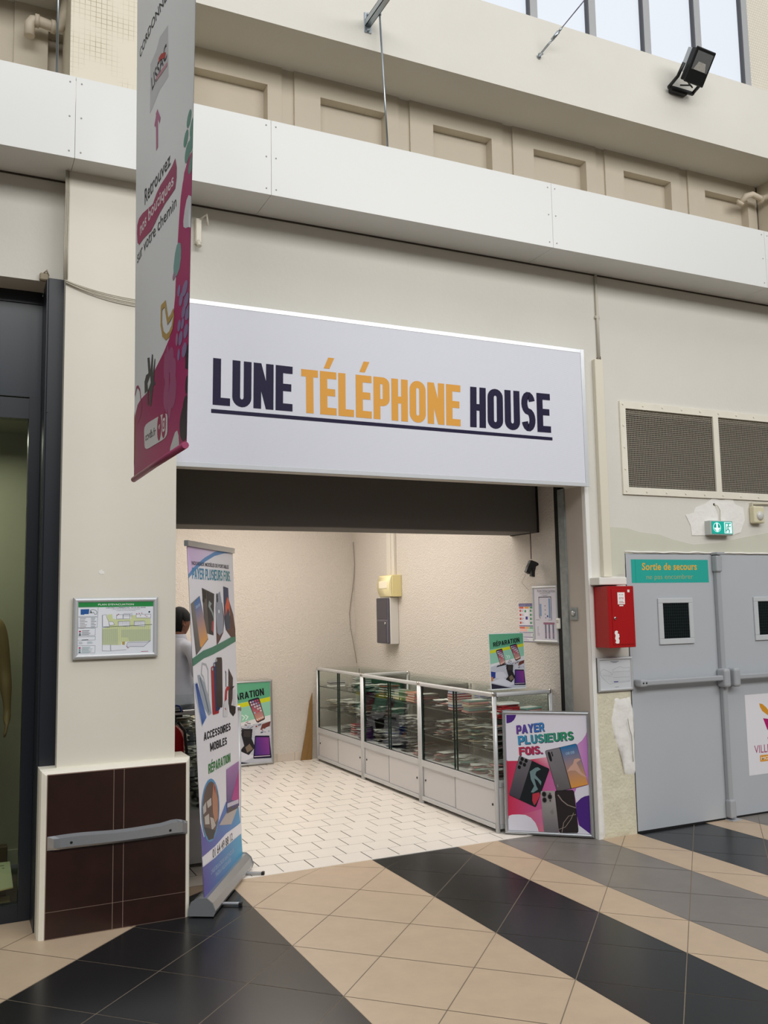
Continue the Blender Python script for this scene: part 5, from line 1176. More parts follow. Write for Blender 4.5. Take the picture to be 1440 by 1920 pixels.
b = MB(); b.bbox(1.232, 1.27, .335, .372, 1.432, 1.510, .006, 2); b.build('switch_body', WHITEP, sw); b = MB(); b.bbox(1.227, 1.234, .343, .364, 1.478, 1.500, .002, 1); b.build('rocker', mat('rocker', 'cfcabb', .4), sw)
b = MB(); b.box(1.262, 1.27, .352, .358, 1.51, 1.78); b.box(1.262, 1.27, .352, .358, 1.30, 1.432); b.build('cable_cover', WHITEP, sw)
eb = thing('electricity_box', 'white electricity box with smoked grey cover on the inner right wall', 'electrical box', (1.22, 3.25, 1.235))
b = MB(); b.bbox(1.175, 1.27, 3.07, 3.36, 1.24, 1.712, .006, 2); b.build('box_body', mat('ebox_white', 'dcdad6', .4), eb)
b = MB(); b.bbox(1.150, 1.178, 3.075, 3.355, 1.245, 1.707, .012, 2); cv = b.build('smoked_cover', SMOKE, eb)
b = MB(); b.bbox(1.146, 1.152, 3.11, 3.33, 1.255, 1.47, .003, 1); b.bbox(1.148, 1.152, 3.09, 3.34, 1.49, 1.70, .003, 1); b.build('breaker_window', mat('smoke_dark', '3f3d47', .15), cv)
b = MB(); b.lathe([(.014, 0), (.012, -.006)], (1.146, 3.13, 1.45), 'x', 12); b.build('latch', CHROME, cv)
el = thing('emergency_lamp', 'yellowed plastic emergency lamp above the electricity box', 'lamp', (1.2, 3.1, 1.715))
b = MB(); b.bbox(1.165, 1.27, 2.99, 3.30, 1.716, 1.935, .006, 2); b.build('lamp_body', YELLOWED, el)
b = MB(); n = 10
for k in range(n + 1):
    t = k / n; z = 1.722 + .207 * t; bulge = .028 * math.sin(PI * t) + .004
    b.v += [(1.166 - bulge, 3.0, z), (1.166 - bulge, 3.29, z)]
for k in range(n): b.f.append([2 * k, 2 * k + 1, 2 * k + 3, 2 * k + 2]); b.mi.append(0); b.sm.append(True)
b.f.append([2 * k for k in range(n + 1)]); b.mi.append(0); b.sm.append(False); b.f.append([2 * k + 1 for k in range(n + 1)]); b.mi.append(0); b.sm.append(False)
b.build('diffuser', mat('diffuser_yellow', 'efe4b4', .3), el)
b = MB(); b.bbox(1.145, 1.166, 3.05, 3.24, 1.80, 1.875, .004, 1); b.xf(Matrix.Translation((-.014, 0, 0))); b.build('light_window', mat('pale_lens', 'f2ead2', .25), el)
b = MB(); b.bbox(1.235, 1.27, 3.17, 3.26, 1.93, 2.9, .003, 1); b.bbox(1.24, 1.27, 3.10, 3.165, 1.93, 2.9, .003, 1)
tag(base(b.build('cable_trunking', mat('trunk_white', 'd9d3c8', .5)), (1.25, 3.2, 1.93)), 'white cable trunking rising from the yellowed emergency lamp inside the shop', 'cable trunking')
b = MB(); b.tube([(1.255, 4.165, 2.35), (1.262, 4.15, 2.1), (1.26, 4.168, 1.95), (1.20, 4.172, 1.55), (1.21, 4.172, 1.4), (1.255, 4.15, 1.1), (1.262, 4.13, 1.0)], .0035, 6)
tag(base(b.build('loose_wire', mat('wire_grey', '8e8478', .6)), (1.25, 4.16, 1.0)), 'thin loose wire hanging down the back corner of the shop', 'wire')
b = MB(); b.prism([(.60, .0), (.725, .0), (.735, .35), (.735, .70), (.705, .60), (.66, .30)], 'y', 4.135, 4.155)
b.prism([(.66, .0), (.71, .0), (.728, .25), (.70, .25)], 'y', 4.125, 4.135)
tag(base(b.build('cardboard_sheet', CARD), (.67, 4.14, 0)), 'brown folded cardboard sheet standing between back wall and last counter', 'cardboard')

# --- fire extinguisher on the left side
fe = thing('fire_extinguisher', 'red fire extinguisher behind the pillar at the left of the shop', 'extinguisher', (-1.572, .45, .33))
b = MB(); b.lathe([(.02, .33), (.066, .335), (.07, .36), (.07, .77), (.062, .805), (.045, .83), (.022, .845), (.018, .86)], (-1.572, .45, .075), 'z', 28); b.build('cylinder', REDEX, fe)
b = MB(); b.lathe([(.024, .855), (.026, .885), (.016, .90)], (-1.572, .45, .075), 'z', 14); b.bbox(-1.605, -1.515, .435, .465, .97, .987, .004, 1); b.bbox(-1.595, -1.51, .437, .463, 1.0, 1.013, .004, 1); b.bbox(-1.60, -1.58, .44, .46, .975, 1.01, .003, 1); b.build('valve', BLACK, fe)
b = MB(); b.tube([(-1.555 + .028 * math.cos(t), .43, 1.015 + .03 * math.sin(t)) for t in [PI * 1.1 - k * PI * 1.2 / 10 for k in range(11)]], .006, 8); b.build('pull_ring', mat('blue_ring', '1f3f8c', .4), fe)
b = MB(); b.tube([(-1.545, .43, .945), (-1.512, .40, .895), (-1.50, .40, .775), (-1.503, .41, .575)], .009, 8); b.build('hose', BLACK, fe)
a = Art('a31620'); a.rect((.1, .1), (.9, .5), 'b9888a', 2); a.line([(.2, .6), (.5, .9), (.8, .65)], .06, 'c9a0a0', 2)
b = MB(); b.bbox(-1.66, -1.62, .43, .47, 0.70, .85, .003, 1); b.build('wall_hook', BLACK, fe)

# ================================================================ GLASS COUNTERS AND THEIR STOCK
def vitrine(X0, X1, Y0, Y1, label, aisle=-1, near=True, far=False):
    """glass counter; the aisle side with its sliding panes is X0 (aisle -1) or X1 (aisle +1)"""
    H = .985; t = thing('glass_counter', label, 'display counter', ((X0 + X1) / 2, (Y0 + Y1) / 2, 0))
    b = MB()
    for x in (X0 + .016, X1 - .016):
        for y in (Y0 + .016, Y1 - .016):
            if (x > X0 + .1) == (aisle < 0) and not (near and y < Y0 + .1) and not (far and y > Y0 + .1): b.tube([(x, y, .0), (x, y, .34)], .012, 10); continue
            b.tube([(x, y, .0), (x, y, .958)], .016, 14)
    pieces(b, 'corner_post', ALUW, t)
    b = MB()
    for y in [v for v, q_ in ((Y0 + .002, near), (Y1 - .032, far)) if q_]: b.bbox(X0 + .02, X1 - .02, y, y + .030, .952, .984, .011, 3)
    xa_ = X0 + .002 if aisle < 0 else X1 - .032; b.bbox(xa_, xa_ + .030, Y0 + .02, Y1 - .02, .952, .984, .011, 3)
    pieces(b, 'top_rail', ALUW, t)
    b = MB()
    for x in (X0, X1 - .034):
        for y in (Y0, Y1 - .034):
            if (x > X0) == (aisle < 0) and not (near and y == Y0) and not (far and y > Y0): continue
            b.bbox(x, x + .034, y, y + .034, .950, .987, .010, 3)
    pieces(b, 'corner_cap', CHROME, t)
    b = MB()
    for y in (Y0 + .004, Y1 - .030): b.box(X0 + .03, X1 - .03, y, y + .026, .028, .06); b.box(X0 + .03, X1 - .03, y, y + .026, .318, .350)
    for x in (X0 + .004, X1 - .030): b.box(x, x + .026, Y0 + .03, Y1 - .03, .028, .058); b.box(x, x + .026, Y0 + .03, Y1 - .03, .300, .352)
    b.box(X0 + .03, X1 - .03, Y0 + .03, Y1 - .03, .035, .05)
    pieces(b, 'lower_rail', ALUW, t)
    b = MB(); b.box(X0 + .02, X1 - .02, Y0 + .012, Y0 + .018, .058, .32); b.box(X0 + .02, X1 - .02, Y1 - .018, Y1 - .012, .058, .32)
    xb = X1 - .018 if aisle < 0 else X0 + .012
    b.box(xb, xb + .006, Y0 + .02, Y1 - .02, .058, .32); b.box(X0 + .012, X1 - .012, Y0 + .012, Y1 - .012, .343, .352)
    pieces(b, 'base_panel', LAMINATE, t)
    ym = (Y0 + Y1) / 2; xs = X0 if aisle < 0 else X1; s = 1 if aisle < 0 else -1
    for k, (a_, c_) in enumerate(((Y0 + .034, ym + .02), (ym - .02, Y1 - .034))):
        d0 = xs + s * (.012 + .007 * k); b = MB(); b.bbox(min(d0, d0 + s * .005), max(d0, d0 + s * .005), a_, c_, .060, .300, .0015, 1)
        ye = c_ if k == 0 else a_; b.box(d0 - s * .001, d0, ye - .005, ye + .005, .062, .298, 1)
        d = b.build('sliding_door', [LAMINATE, STEEL], t)
        yl = a_ + .035 if k == 0 else c_ - .035
        b = MB(); b.lathe([(.009, .004), (.009, -.004), (.005, -.006)], (d0, yl, .19), 'x', 12); b.build('lock', BLACK, d)
        b = MB(); e0 = xs + s * (.012 + .007 * k); b.box(min(e0, e0 + s * .004), max(e0, e0 + s * .004), a_, c_, .355, .952)
        b.build('sliding_glass', GLASS, t)
    b = MB()
    for y in (ym - .021, ym + .021, Y0 + .036, Y1 - .036): b.box(xs + s * .010, xs + s * .024, y - .0012, y + .0012, .355, .952)
    pieces(b, 'glass_edge', GREENEDGE, t)
    b = MB(); b.box(X0 + .03, X1 - .03, Y0 + .03, Y1 - .03, .972, .978); b.build('top_glass', GLASS, t)
    b = MB(); b.box(X0 + .03, X1 - .03, Y0 + .014, Y0 + .018, .352, .952); b.box(X0 + .03, X1 - .03, Y1 - .018, Y1 - .014, .352, .952); xr = X1 - .018 if aisle < 0 else X0 + .014
    b.box(xr, xr + .004, Y0 + .03, Y1 - .03, .352, .952); pieces(b, 'side_glass', GLASS, t)
    for z in (.560, .785):
        b = MB(); b.box(X0 + .035, X1 - .035, Y0 + .03, Y1 - .03, z - .006, z); e = X0 + .035 if aisle < 0 else X1 - .035
        sh = b.build('glass_shelf', GLASS, t)
        b = MB(); b.box(e - .0015, e + .0015, Y0 + .03, Y1 - .03, z - .007, z + .0005); b.box(X0 + .035, X1 - .035, Y0 + .0292, Y0 + .0308, z - .0065, z + .0005); b.build('polished_edge', GREENEDGE, sh)
    b = MB()
    for x in (X0 + .027, X1 - .031):
        for y in (Y0 + .027, Y1 - .031): b.box(x, x + .005, y, y + .005, .35, .95)
    pieces(b, 'slotted_upright', BLACK, t)
    return t
VX0, VX1 = .735, 1.262
YS = [(.477, 1.654), (1.656, 2.833), (2.835, 4.030)]
WHO = ['nearest', 'middle', 'farthest']
for (a_, c_), w_ in zip(YS, WHO): vitrine(VX0, VX1, a_, c_, '%s of three aluminium framed glass counters along the right shop wall' % w_, -1, w_ != 'middle', False)
vitrine(-1.60, -1.07, .690, 1.870, 'aluminium framed glass counter on the left side, mostly hidden by the roll-up banner', 1)

PCOL = {'white': 'ecebe8', 'clear': 'b9bdb6', 'teal': '7fa69c', 'red': 'a3242b', 'pink': 'c98f8c', 'blue': '5a6a9c', 'grey': '9a9a9c', 'black': '2b2b2e', 'orange': 'c8704a', 'green': '5d7a4c', 'cream': 'cfc3a8', 'brown': '6d5548'}
PM = {k: mat('packet_' + k, v, .28, coat=.3) for k, v in PCOL.items()}
def packet_mesh(kind, seed):
    r = random.Random(seed); b = MB()
    if kind == 'box':
        b.bbox(-.085, .085, -.048, .048, 0, .020, .0015, 1)
        b.box(-.0855, .0855, -.0485, .0485, .007, .012, 1); return b
    if kind == 'case':
        b.bbox(-.09, .09, -.055, .055, 0, .015, .003, 1); b.box(-.06, .06, -.04, .04, .0149, .0156, 1); return b
    n, m = 9, 6
    for k in range(n + 1):
        for i in range(m + 1):
            u, v = k / n, i / m; e = min(u, 1 - u, .25) * 4 * min(v, 1 - v, .25) * 4
            q_ = noise.noise(Vector((u * 5 + seed * 3.1, v * 4, seed)))
            x = -.095 + .19 * u + .004 * noise.noise(Vector((v * 5, seed, 1))); y = -.058 + .116 * v
            b.v.append((x, y, .005 + e * .007 + .006 * q_)); 
    o = len(b.v); b.v += [(x, y, max(0, z - .003 - .008 * (1 if 0 < (j % (m + 1)) < m and m < j < o - m - 1 else 0))) for j, (x, y, z) in enumerate(b.v)]
    for k in range(n):
        for i in range(m):
            a_, c_, d_, e_ = k * (m + 1) + i, k * (m + 1) + i + 1, (k + 1) * (m + 1) + i + 1, (k + 1) * (m + 1) + i
            lab = 1 if 2 <= k <= 6 and 1 <= i <= 4 else 0
            b.f += [[a_, c_, d_, e_], [a_ + o, e_ + o, d_ + o, c_ + o]]; b.mi += [lab, 0]; b.sm += [True, True]
    return b
_pm = {}
def pack(kind, col, col2, v):
    k = (kind, col, col2, v)
    if k not in _pm: _pm[k] = packet_mesh(kind, v).mesh('accessory_' + kind, [PM[col], PM[col2]])
    return _pm[k]
rp_ = random.Random(11)
HT = {'box': .0215, 'case': .0165, 'packet': .0125}
NAME = {'box': 'boxed_accessory', 'case': 'phone_case_pack', 'packet': 'accessory_packet'}
def pile(kind, n, cx, cy, z, cols, label, group, rot=0, jit=.06, fan=0.0):
    for k in range(n):
        c = cols[k % len(cols)]; c1, c2 = c if isinstance(c, tuple) else (c, 'white')
        o = bpy.data.objects.new(NAME[kind], pack(kind, c1, c2, rp_.randrange(5))); COL.objects.link(o)
        o.location = (cx + rp_.uniform(-.6, 1) * jit * .024 - fan * k, cy + rp_.uniform(-1, 1) * jit * .05, z + .0008 + HT[kind] * k)
        o.rotation_euler = (0, 0, rot + rp_.uniform(-1, 1) * jit * .5)
        tag(o, label, 'accessory', group)
SH = {'top': .785, 'middle': .560, 'bottom': .352}
def stock(w_, lvl, spec):
    """spec: (kind, count, x, y, colours, short words, rotation, jitter)"""
    for (kind, n, x, y, cols, words, rot, jit) in spec:
        g = '%s on the %s shelf of the %s right counter' % (words, lvl, w_)
        pile(kind, n, x, y, SH[lvl], cols, words + ', %s level, %s right counter' % (lvl, w_), g, rot, jit)
R2_ = PI / 2
stock('nearest', 'top', [('case', 7, .91, .60, ['red', ('red', 'white'), 'white', 'red'], 'red phone case packs in a low stack', .1, .5),
    ('packet', 6, 1.02, .83, ['white', 'clear', ('red', 'white')], 'white plastic packets in a loose fan', .5, .9),
    ('case', 6, .91, 1.02, ['pink', 'teal', 'grey', 'cream'], 'pale green and pink case packs stacked', .0, .25),
    ('box', 7, .90, 1.24, ['red', 'blue', 'white', 'pink', 'red'], 'red blue and white striped boxes stacked', .0, .12),
    ('case', 4, 1.13, .62, ['teal', 'red', 'pink'], 'green topped case packs near the end glass', .2, .3),
    ('packet', 5, .92, 1.50, ['grey', 'white', 'pink'], 'grey and pink packets beside the post', .0, .7),
    ('box', 5, 1.12, 1.20, ['grey', 'blue', 'white'], 'grey and blue boxes behind the striped stack', .0, .2)])
stock('nearest', 'middle', [('packet', 13, .89, .66, [('clear', 'pink'), ('white', 'teal'), 'clear', ('grey', 'white')], 'pale crumpled packets heaped near the corner post', .05, .8),
    ('packet', 12, .89, .92, [('teal', 'white'), 'clear', 'cream', ('clear', 'black')], 'greenish crumpled packets in a heap', -.1, .8),
    ('packet', 13, .90, 1.18, ['cream', 'clear', ('white', 'pink')], 'cream crumpled packets in a heap', .1, .7),
    ('packet', 10, .90, 1.45, ['clear', ('pink', 'white'), 'grey'], 'greyish crumpled packets in a heap', .0, .8)])
stock('nearest', 'bottom', [('packet', 9, .90, .64, [('white', 'teal'), ('pink', 'white'), 'clear'], 'white and teal packets in a heap', .1, 1.0),
    ('packet', 5, .90, .90, [('pink', 'clear'), 'white', 'teal'], 'pink and white packets in a low heap', -.2, 1.0),
    ('packet', 6, .91, 1.20, [('teal', 'clear'), 'clear', 'white'], 'teal packets spread out', .3, 1.1),
    ('packet', 7, .90, 1.46, ['white', ('pink', 'red'), 'clear'], 'white packets with pink cards', .0, 1.0)])
stock('middle', 'top', [('case', 5, .90, 1.82, ['red', 'brown', 'red'], 'dark red case packs by the post', 0, .3),
    ('box', 4, .88, 2.00, ['orange', 'orange', 'pink'], 'orange boxes stacked', R2_, .12),
    ('box', 4, .88, 2.13, [('green', 'black'), 'green'], 'green boxes stacked', R2_, .12), ('box', 4, .88, 2.26, ['cream', 'grey'], 'cream boxes stacked', R2_, .12),
    ('box', 4, .88, 2.39, ['black', 'green', 'black'], 'black and green boxes stacked', R2_, .12), ('box', 5, .90, 2.56, ['black', ('black', 'orange'), 'brown'], 'black boxes with orange bands stacked', 0, .2),
    ('packet', 8, .92, 2.72, ['white', 'clear', 'teal'], 'white packets piled by the far end', 0, .6)])
stock('middle', 'middle', [('packet', 8, .89, 1.84, ['black', 'white', 'grey'], 'black and white packets in a heap', 0, .9), ('packet', 8, .89, 2.10, ['white', ('grey', 'white'), 'clear'], 'white crumpled packets spread in a heap', .2, .9),
    ('packet', 11, .89, 2.38, ['black', 'clear', 'black'], 'black packets in a high heap', 0, .5), ('packet', 10, .89, 2.64, ['black', 'grey', 'clear'], 'dark packets piled at the far end', 0, .5)])
stock('middle', 'bottom', [('packet', 8, .89, 1.82, ['white', 'pink', 'clear'], 'white packets spilling by the post', .2, 1.0), ('packet', 9, .89, 2.10, [('black', 'white'), 'grey'], 'black packets with white cards', 0, .7),
    ('packet', 10, .89, 2.36, [('blue', 'white'), 'black', 'white'], 'blue and white packets in a heap', 0, .7), ('packet', 10, .89, 2.64, ['white', 'black', 'clear'], 'white and black packets layered', 0, .7)])
stock('farthest', 'top', [('packet', 6, .91, 3.02, ['white', 'teal', 'clear'], 'white and teal packets in a pile', 0, .6), ('packet', 6, .91, 3.30, ['white', 'white', 'clear'], 'white packets in a pile', .2, .6),
    ('box', 5, 1.05, 3.52, ['grey', 'brown'], 'grey boxes stacked', 0, .1), ('box', 3, .89, 3.84, ['white', 'black', 'grey'], 'small white and black boxes', 0, .1)])
stock('farthest', 'middle', [('packet', 8, .89, 3.04, ['clear', 'white'], 'clear packets heaped by the post', 0, .8), ('packet', 9, .90, 3.30, ['clear', 'cream', 'white'], 'cream and clear packets heaped', 0, .9),
    ('packet', 9, .90, 3.58, ['clear', 'white'], 'crumpled clear packets heaped', .3, 1.0), ('packet', 7, .90, 3.84, ['cream', 'clear'], 'crumpled packets at the far end', 0, .9)])
stock('farthest', 'bottom', [('packet', 7, .89, 3.02, ['white', 'clear'], 'white packets lying by the post', 0, .8), ('box', 5, .92, 3.28, [('red', 'white'), 'brown'], 'red and brown boxes', 0, .2), ('packet', 6, .89, 3.52, ['white', 'grey'], 'white and grey packets in a low heap', 0, .9)])
for lvl, cols, nn_ in (('top', ['clear', 'white', 'cream'], 9), ('middle', ['clear', 'white', 'white'], 9), ('bottom', ['grey', 'black', ('clear', 'cream')], 8)):
    for k, y in enumerate((.80, 1.06, 1.34)):
        words = ('crumpled plastic packets', 'shiny plastic packets', 'loose plastic packets')[k]
        place = ('nearest the end glass', 'in the second heap', 'in the third heap')[k]
        pile('packet', nn_, -1.24 + .02 * k, y, SH[lvl], cols, '%s %s, %s level of the left glass counter' % (words, place, lvl), '%s of the left counter, %s level' % (words, lvl), .1 * k, 1.0)
        if k == 0: pile('packet', nn_ + (4 if lvl == 'top' else 0), -1.47, y, SH[lvl], cols, 'pale plastic packets heaped nearest the pillar, %s level, left counter' % lvl, 'heap beside the pillar, %s level' % lvl, R2_, .9)

# ================================================================ PEOPLE
def skin_mesh(name, verts, edges, radii, sub=2):
    me = bpy.data.meshes.new(name); me.from_pydata(verts, edges, [])
    o = bpy.data.objects.new(name, me); COL.objects.link(o)
    md = o.modifiers.new('Skin', 'SKIN'); md.branch_smoothing = .6
    for i, r in enumerate(radii):
        sv = me.skin_vertices[0].data[i]; sv.radius = r if isinstance(r, tuple) else (r, r); sv.use_root = (i == 0)
    o.modifiers.new('Sub', 'SUBSURF').levels = sub
    dg = bpy.context.evaluated_depsgraph_get(); ev = o.evaluated_get(dg); m2 = ev.to_mesh()
    vs = [v.co.copy() for v in m2.vertices]; fs = [list(p.vertices) for p in m2.polygons]
    ev.to_mesh_clear(); bpy.data.objects.remove(o); bpy.data.meshes.remove(me)
    return vs, fs
def chain(V, E, Rr, start, pts):
    p = start
    for c, r in pts: V.append(c); Rr.append(r); E.append((p, len(V) - 1)); p = len(V) - 1
    return p
def head_mesh(b, hz, m=0):
    """head with face, back to -Y, face to +Y, crown at hz"""
    n, k = 28, 20
    vs = []
    for i in range(k + 1):
        ph = PI * i / k
        for j in range(n):
            th = 2 * PI * j / n; x = math.sin(ph) * math.cos(th); y = math.sin(ph) * math.sin(th); z = math.cos(ph)
            X = x * .076; Y = y * .098; Z = z * .118
            if z < 0: X *= 1 + .30 * z; Y = Y * (1 + .28 * z) + .020 * -z
            if y > .55 and z < .35: Y -= .008 * (y - .55)
            f_ = math.exp(-((x * 76) ** 2) / 90)
            if y > .5:
                Y += f_ * (.024 * math.exp(-((z + .22) / .13) ** 2) + .008 * math.exp(-((z + .02) / .18) ** 2) + .007 * math.exp(-((z + .50) / .06) ** 2) + .006 * math.exp(-((z + .62) / .05) ** 2) + .009 * math.exp(-((z + .88) / .12) ** 2))
                e_ = math.exp(-((abs(x) - .40) / .16) ** 2) * math.exp(-((z + .02) / .09) ** 2); Y -= .010 * e_
            vs.append((X, Y + .012, hz - .118 + Z))
    b.add(vs, [(i * n + j, i * n + (j + 1) % n, (i + 1) * n + (j + 1) % n, (i + 1) * n + j) for i in range(k) for j in range(n)], m, True)
    for s_ in (-1, 1):                                # ears: cupped discs with a rim
        rings = [(.0, .004), (.5, .002), (.85, .010), (1, .006), (.92, -.004)]; vv = []
        for r_, o_ in rings:
            for j in range(16):
                t = 2 * PI * j / 16; vv.append((s_ * (.072 + o_), .002 + r_ * .018 * math.cos(t) - .006 * math.sin(t) * r_, hz - .125 + r_ * .032 * math.sin(t) * (1.0 if math.sin(t) > 0 else .9)))
        b.add(vv, [(i * 16 + j, i * 16 + (j + 1) % 16, (i + 1) * 16 + (j + 1) % 16, (i + 1) * 16 + j) for i in range(4) for j in range(16)], m, True)
def figure(name, label, cat, loc, rz, skinm, parts, arms='phone', scale=1.0, eyes=None):
    t = thing(name, label, cat, loc); t.rotation_euler = (0, 0, 0)
    M = Matrix.Translation(Vector(loc)) @ Matrix.Rotation(rz, 4, 'Z') @ Matrix.Scale(scale, 4)
    V = [(0, 0, .92)]; E = []; Rr = [(.135, .105)]
    ch = chain(V, E, Rr, 0, [((0, -.005, 1.06), (.125, .095)), ((0, -.01, 1.20), (.15, .105)), ((0, -.015, 1.33), (.14, .095))])
    chain(V, E, Rr, ch, [((0, -.018, 1.405), (.06, .06)), ((0, -.002, 1.47), (.050, .054)), ((0, .008, 1.53), (.055, .062))])
    A = {}
    for s_ in (-1, 1):
        if arms == 'phone': el, wr, pa = (s_ * .235, .03, 1.09), (s_ * .12, .235, 1.06), (s_ * .085, .30, 1.09)
        else: el, wr, pa = (s_ * .235, -.01, 1.07), (s_ * .255, .04, .84), (s_ * .252, .06, .765)
        A[s_] = (el, wr, pa)
        h = chain(V, E, Rr, ch, [((s_ * .10, -.015, 1.365), .062), ((s_ * .185, -.01, 1.345), .056), ((s_ * .215, .0, 1.23), .046), (el, .040), (tuple((Vector(el) * .5 + Vector(wr) * .5)), .038), (wr, (.026, .022)), (pa, (.034, .017))])
        d = (Vector(pa) - Vector(wr)).normalized(); sd = Vector((0, 0, 1)).cross(d).normalized() if abs(d.z) < .8 else Vector((0, 1, 0)); cu = Vector((-s_, 0, .0)) * .35 if arms != 'phone' else Vector((0, -.2, .9))
        for f_ in range(4):
            o_ = sd * (f_ - 1.5) * .019; ln = (.030, .034, .032, .026)[f_]
            p1 = Vector(pa) + o_ + d * .018; p2 = p1 + d * ln + cu * .004; p3 = p2 + (d + cu * .5).normalized() * ln * .75; p4 = p3 + (d + cu * .9).normalized() * ln * .6
            chain(V, E, Rr, h, [(tuple(p1), .0095), (tuple(p2), .0088), (tuple(p3), .0080), (tuple(p4), .0068)])
        tb_ = Vector(wr) * .45 + Vector(pa) * .55 + sd * .030 * (1 if arms == 'phone' and s_ < 0 else -1)
        chain(V, E, Rr, h - 1, [(tuple(tb_), .013), (tuple(tb_ + d * .03 + sd * .008), .011), (tuple(tb_ + d * .058 + cu * .012), .009)])
        chain(V, E, Rr, 0, [((s_ * .092, 0, .84), .088), ((s_ * .10, .01, .66), .076), ((s_ * .105, .02, .47), .056), ((s_ * .108, -.005, .28), .052), ((s_ * .11, -.015, .09), .036), ((s_ * .115, .05, .045), (.040, .034)), ((s_ * .12, .13, .032), (.036, .024))])
    vs, fs = skin_mesh('body', V, E, Rr)
    b = MB(); b.add(vs, fs, 0, True); head_mesh(b, 1.665); 
    tmp = b.build('body_shell', [skinm, BLACK]); md = tmp.modifiers.new('R', 'REMESH'); md.mode = 'VOXEL'; md.voxel_size = .0055; md.use_smooth_shade = True
    dg = bpy.context.evaluated_depsgraph_get(); ev = tmp.evaluated_get(dg); m2 = ev.to_mesh()
    b = MB(); b.add([v.co.copy() for v in m2.vertices], [list(p.vertices) for p in m2.polygons], 0, True)
    ev.to_mesh_clear(); bpy.data.objects.remove(tmp)
    b.xf(M); b.build('body', skinm, t)
    if eyes is None:
        b = MB()
        for s_ in (-1, 1): b.add([(s_ * .031 + .0125 * math.cos(t_) * math.sin(p_), .0885 + .0125 * math.sin(t_) * math.sin(p_), 1.545 + .0105 * math.cos(p_)) for p_ in (0.01, .8, 1.57, 2.3, 3.13) for t_ in [2 * PI * q_ / 10 for q_ in range(10)]],
              [(i * 10 + j, i * 10 + (j + 1) % 10, (i + 1) * 10 + (j + 1) % 10, (i + 1) * 10 + j) for i in range(4) for j in range(10)], 0, True)
        b.xf(M); pieces(b, 'eye', BLACK, t)
    def cloth(nm, m, segs, wr_=.006, seed=0):
        VV, EE, RR = segs; v2, f2 = skin_mesh(nm, VV, EE, RR)
        bb = MB()
        q_ = []
        for v in v2:
            n_ = noise.fractal(Vector((v.x * 6 + seed, v.y * 6, v.z * 13)), 1, 2, 3) * wr_; c_ = Vector((v.x, v.y, 0)).normalized() if (v.x or v.y) else Vector()
            q_.append(v + c_ * n_)
        bb.add(q_, f2, 0, True); bb.xf(M); return bb.build(nm, m, t)
    return t, M, A, cloth
SKIN = mat('brown_skin', '6d4432', .5, nscale=20, namt=.05)
t, M, A, cloth = figure('person', 'person with short black hair in a pale grey shirt behind the left counter', 'person', (-1.17, 2.12, 0), math.radians(-62), SKIN, None, scale=.985)
SHIRT = mat('grey_shirt', '9da0ab', .8, bump=.1, bscale=120)
V = [(0, 0, .74)]; E = []; Rr = [(.175, .145)]
ch = chain(V, E, Rr, 0, [((0, 0, .84), (.178, .148)), ((0, 0, .95), (.170, .138)), ((0, -.005, 1.05), (.152, .122)), ((0, -.01, 1.20), (.172, .128)), ((0, -.015, 1.32), (.165, .118)), ((0, -.016, 1.405), (.092, .085)), ((0, -.012, 1.44), (.074, .074))])
for s_ in (-1, 1):
    el, wr, pa = A[s_]; chain(V, E, Rr, ch - 2, [((s_ * .11, -.015, 1.355), .078), ((s_ * .195, -.01, 1.335), .072), ((s_ * .222, .0, 1.22), .063), (el, .057), (tuple(Vector(el) * .45 + Vector(wr) * .55), .050), (tuple(Vector(el) * .12 + Vector(wr) * .88), .042)])
cloth('shirt', SHIRT, (V, E, Rr), .012, 3)
V = [(0, 0, .90)]; E = []; Rr = [(.155, .125)]
for s_ in (-1, 1): chain(V, E, Rr, 0, [((s_ * .094, 0, .82), .105), ((s_ * .10, .01, .66), .092), ((s_ * .105, .018, .47), .074), ((s_ * .108, 0, .28), .068), ((s_ * .11, -.012, .10), .062)])
cloth('trousers', mat('dark_trousers', '2b2e38', .8), (V, E, Rr), .008, 8)
for s_ in (-1, 1):
    b = MB(); b.bbox(s_ * .115 - .048, s_ * .115 + .048, -.075, .19, 0, .075, .030, 3); b.xf(M); b.build('shoe', BLACK, t)
b = MB()
b.lathe([(.078, 1.40), (.076, 1.42), (.068, 1.448), (.063, 1.452), (.062, 1.43)], (0, -.008, 0), 'z', 20); b.xf(M); b.build('collar', SHIRT, t)
b = MB(); n, k = 28, 14; vs = []                       # short hair over the crown and nape
for i in range(k + 1):
    for j in range(n):
        th = 2 * PI * j / n; fr_ = math.sin(th)
        lim = 1.28 if fr_ > .55 else (1.95 if fr_ < .05 else 1.28 + (.55 - fr_) / .5 * .5)
        if abs(math.cos(th)) > .80 and fr_ > -.35: lim = 1.50
        if fr_ < -.3: lim = 2.35
        ph = lim * i / k; r_ = 1.0 + .02 * noise.noise(Vector((th * 6, ph * 9, 1)))
        x, y, z = math.sin(ph) * math.cos(th), math.sin(ph) * math.sin(th), math.cos(ph)
        X, Y, Z = x * .085 * r_, y * .107 * r_, z * .127 * r_
        if z < 0: X *= 1 + .28 * z; Y = Y * (1 + .22 * z) + .016 * -z
        vs.append((X, Y + .010, 1.665 - .118 + Z))
b.add(vs, [(i * n + j, i * n + (j + 1) % n, (i + 1) * n + (j + 1) % n, (i + 1) * n + j) for i in range(k) for j in range(n)], 0, True)
b.xf(M); b.build('hair', mat('black_hair', '08080a', .75, bump=.3, bscale=180, spec=.2), t)
ph_ = MB(); ph_.bbox(-.037, .037, .325, .334, 1.07, 1.22, .003, 1); ph_.xf(M)
tag(base(ph_.build('mobile_phone', BLACK), tuple(M @ Vector((0, .33, 1.07)))), 'dark mobile phone held up by the person in the grey shirt', 'phone')

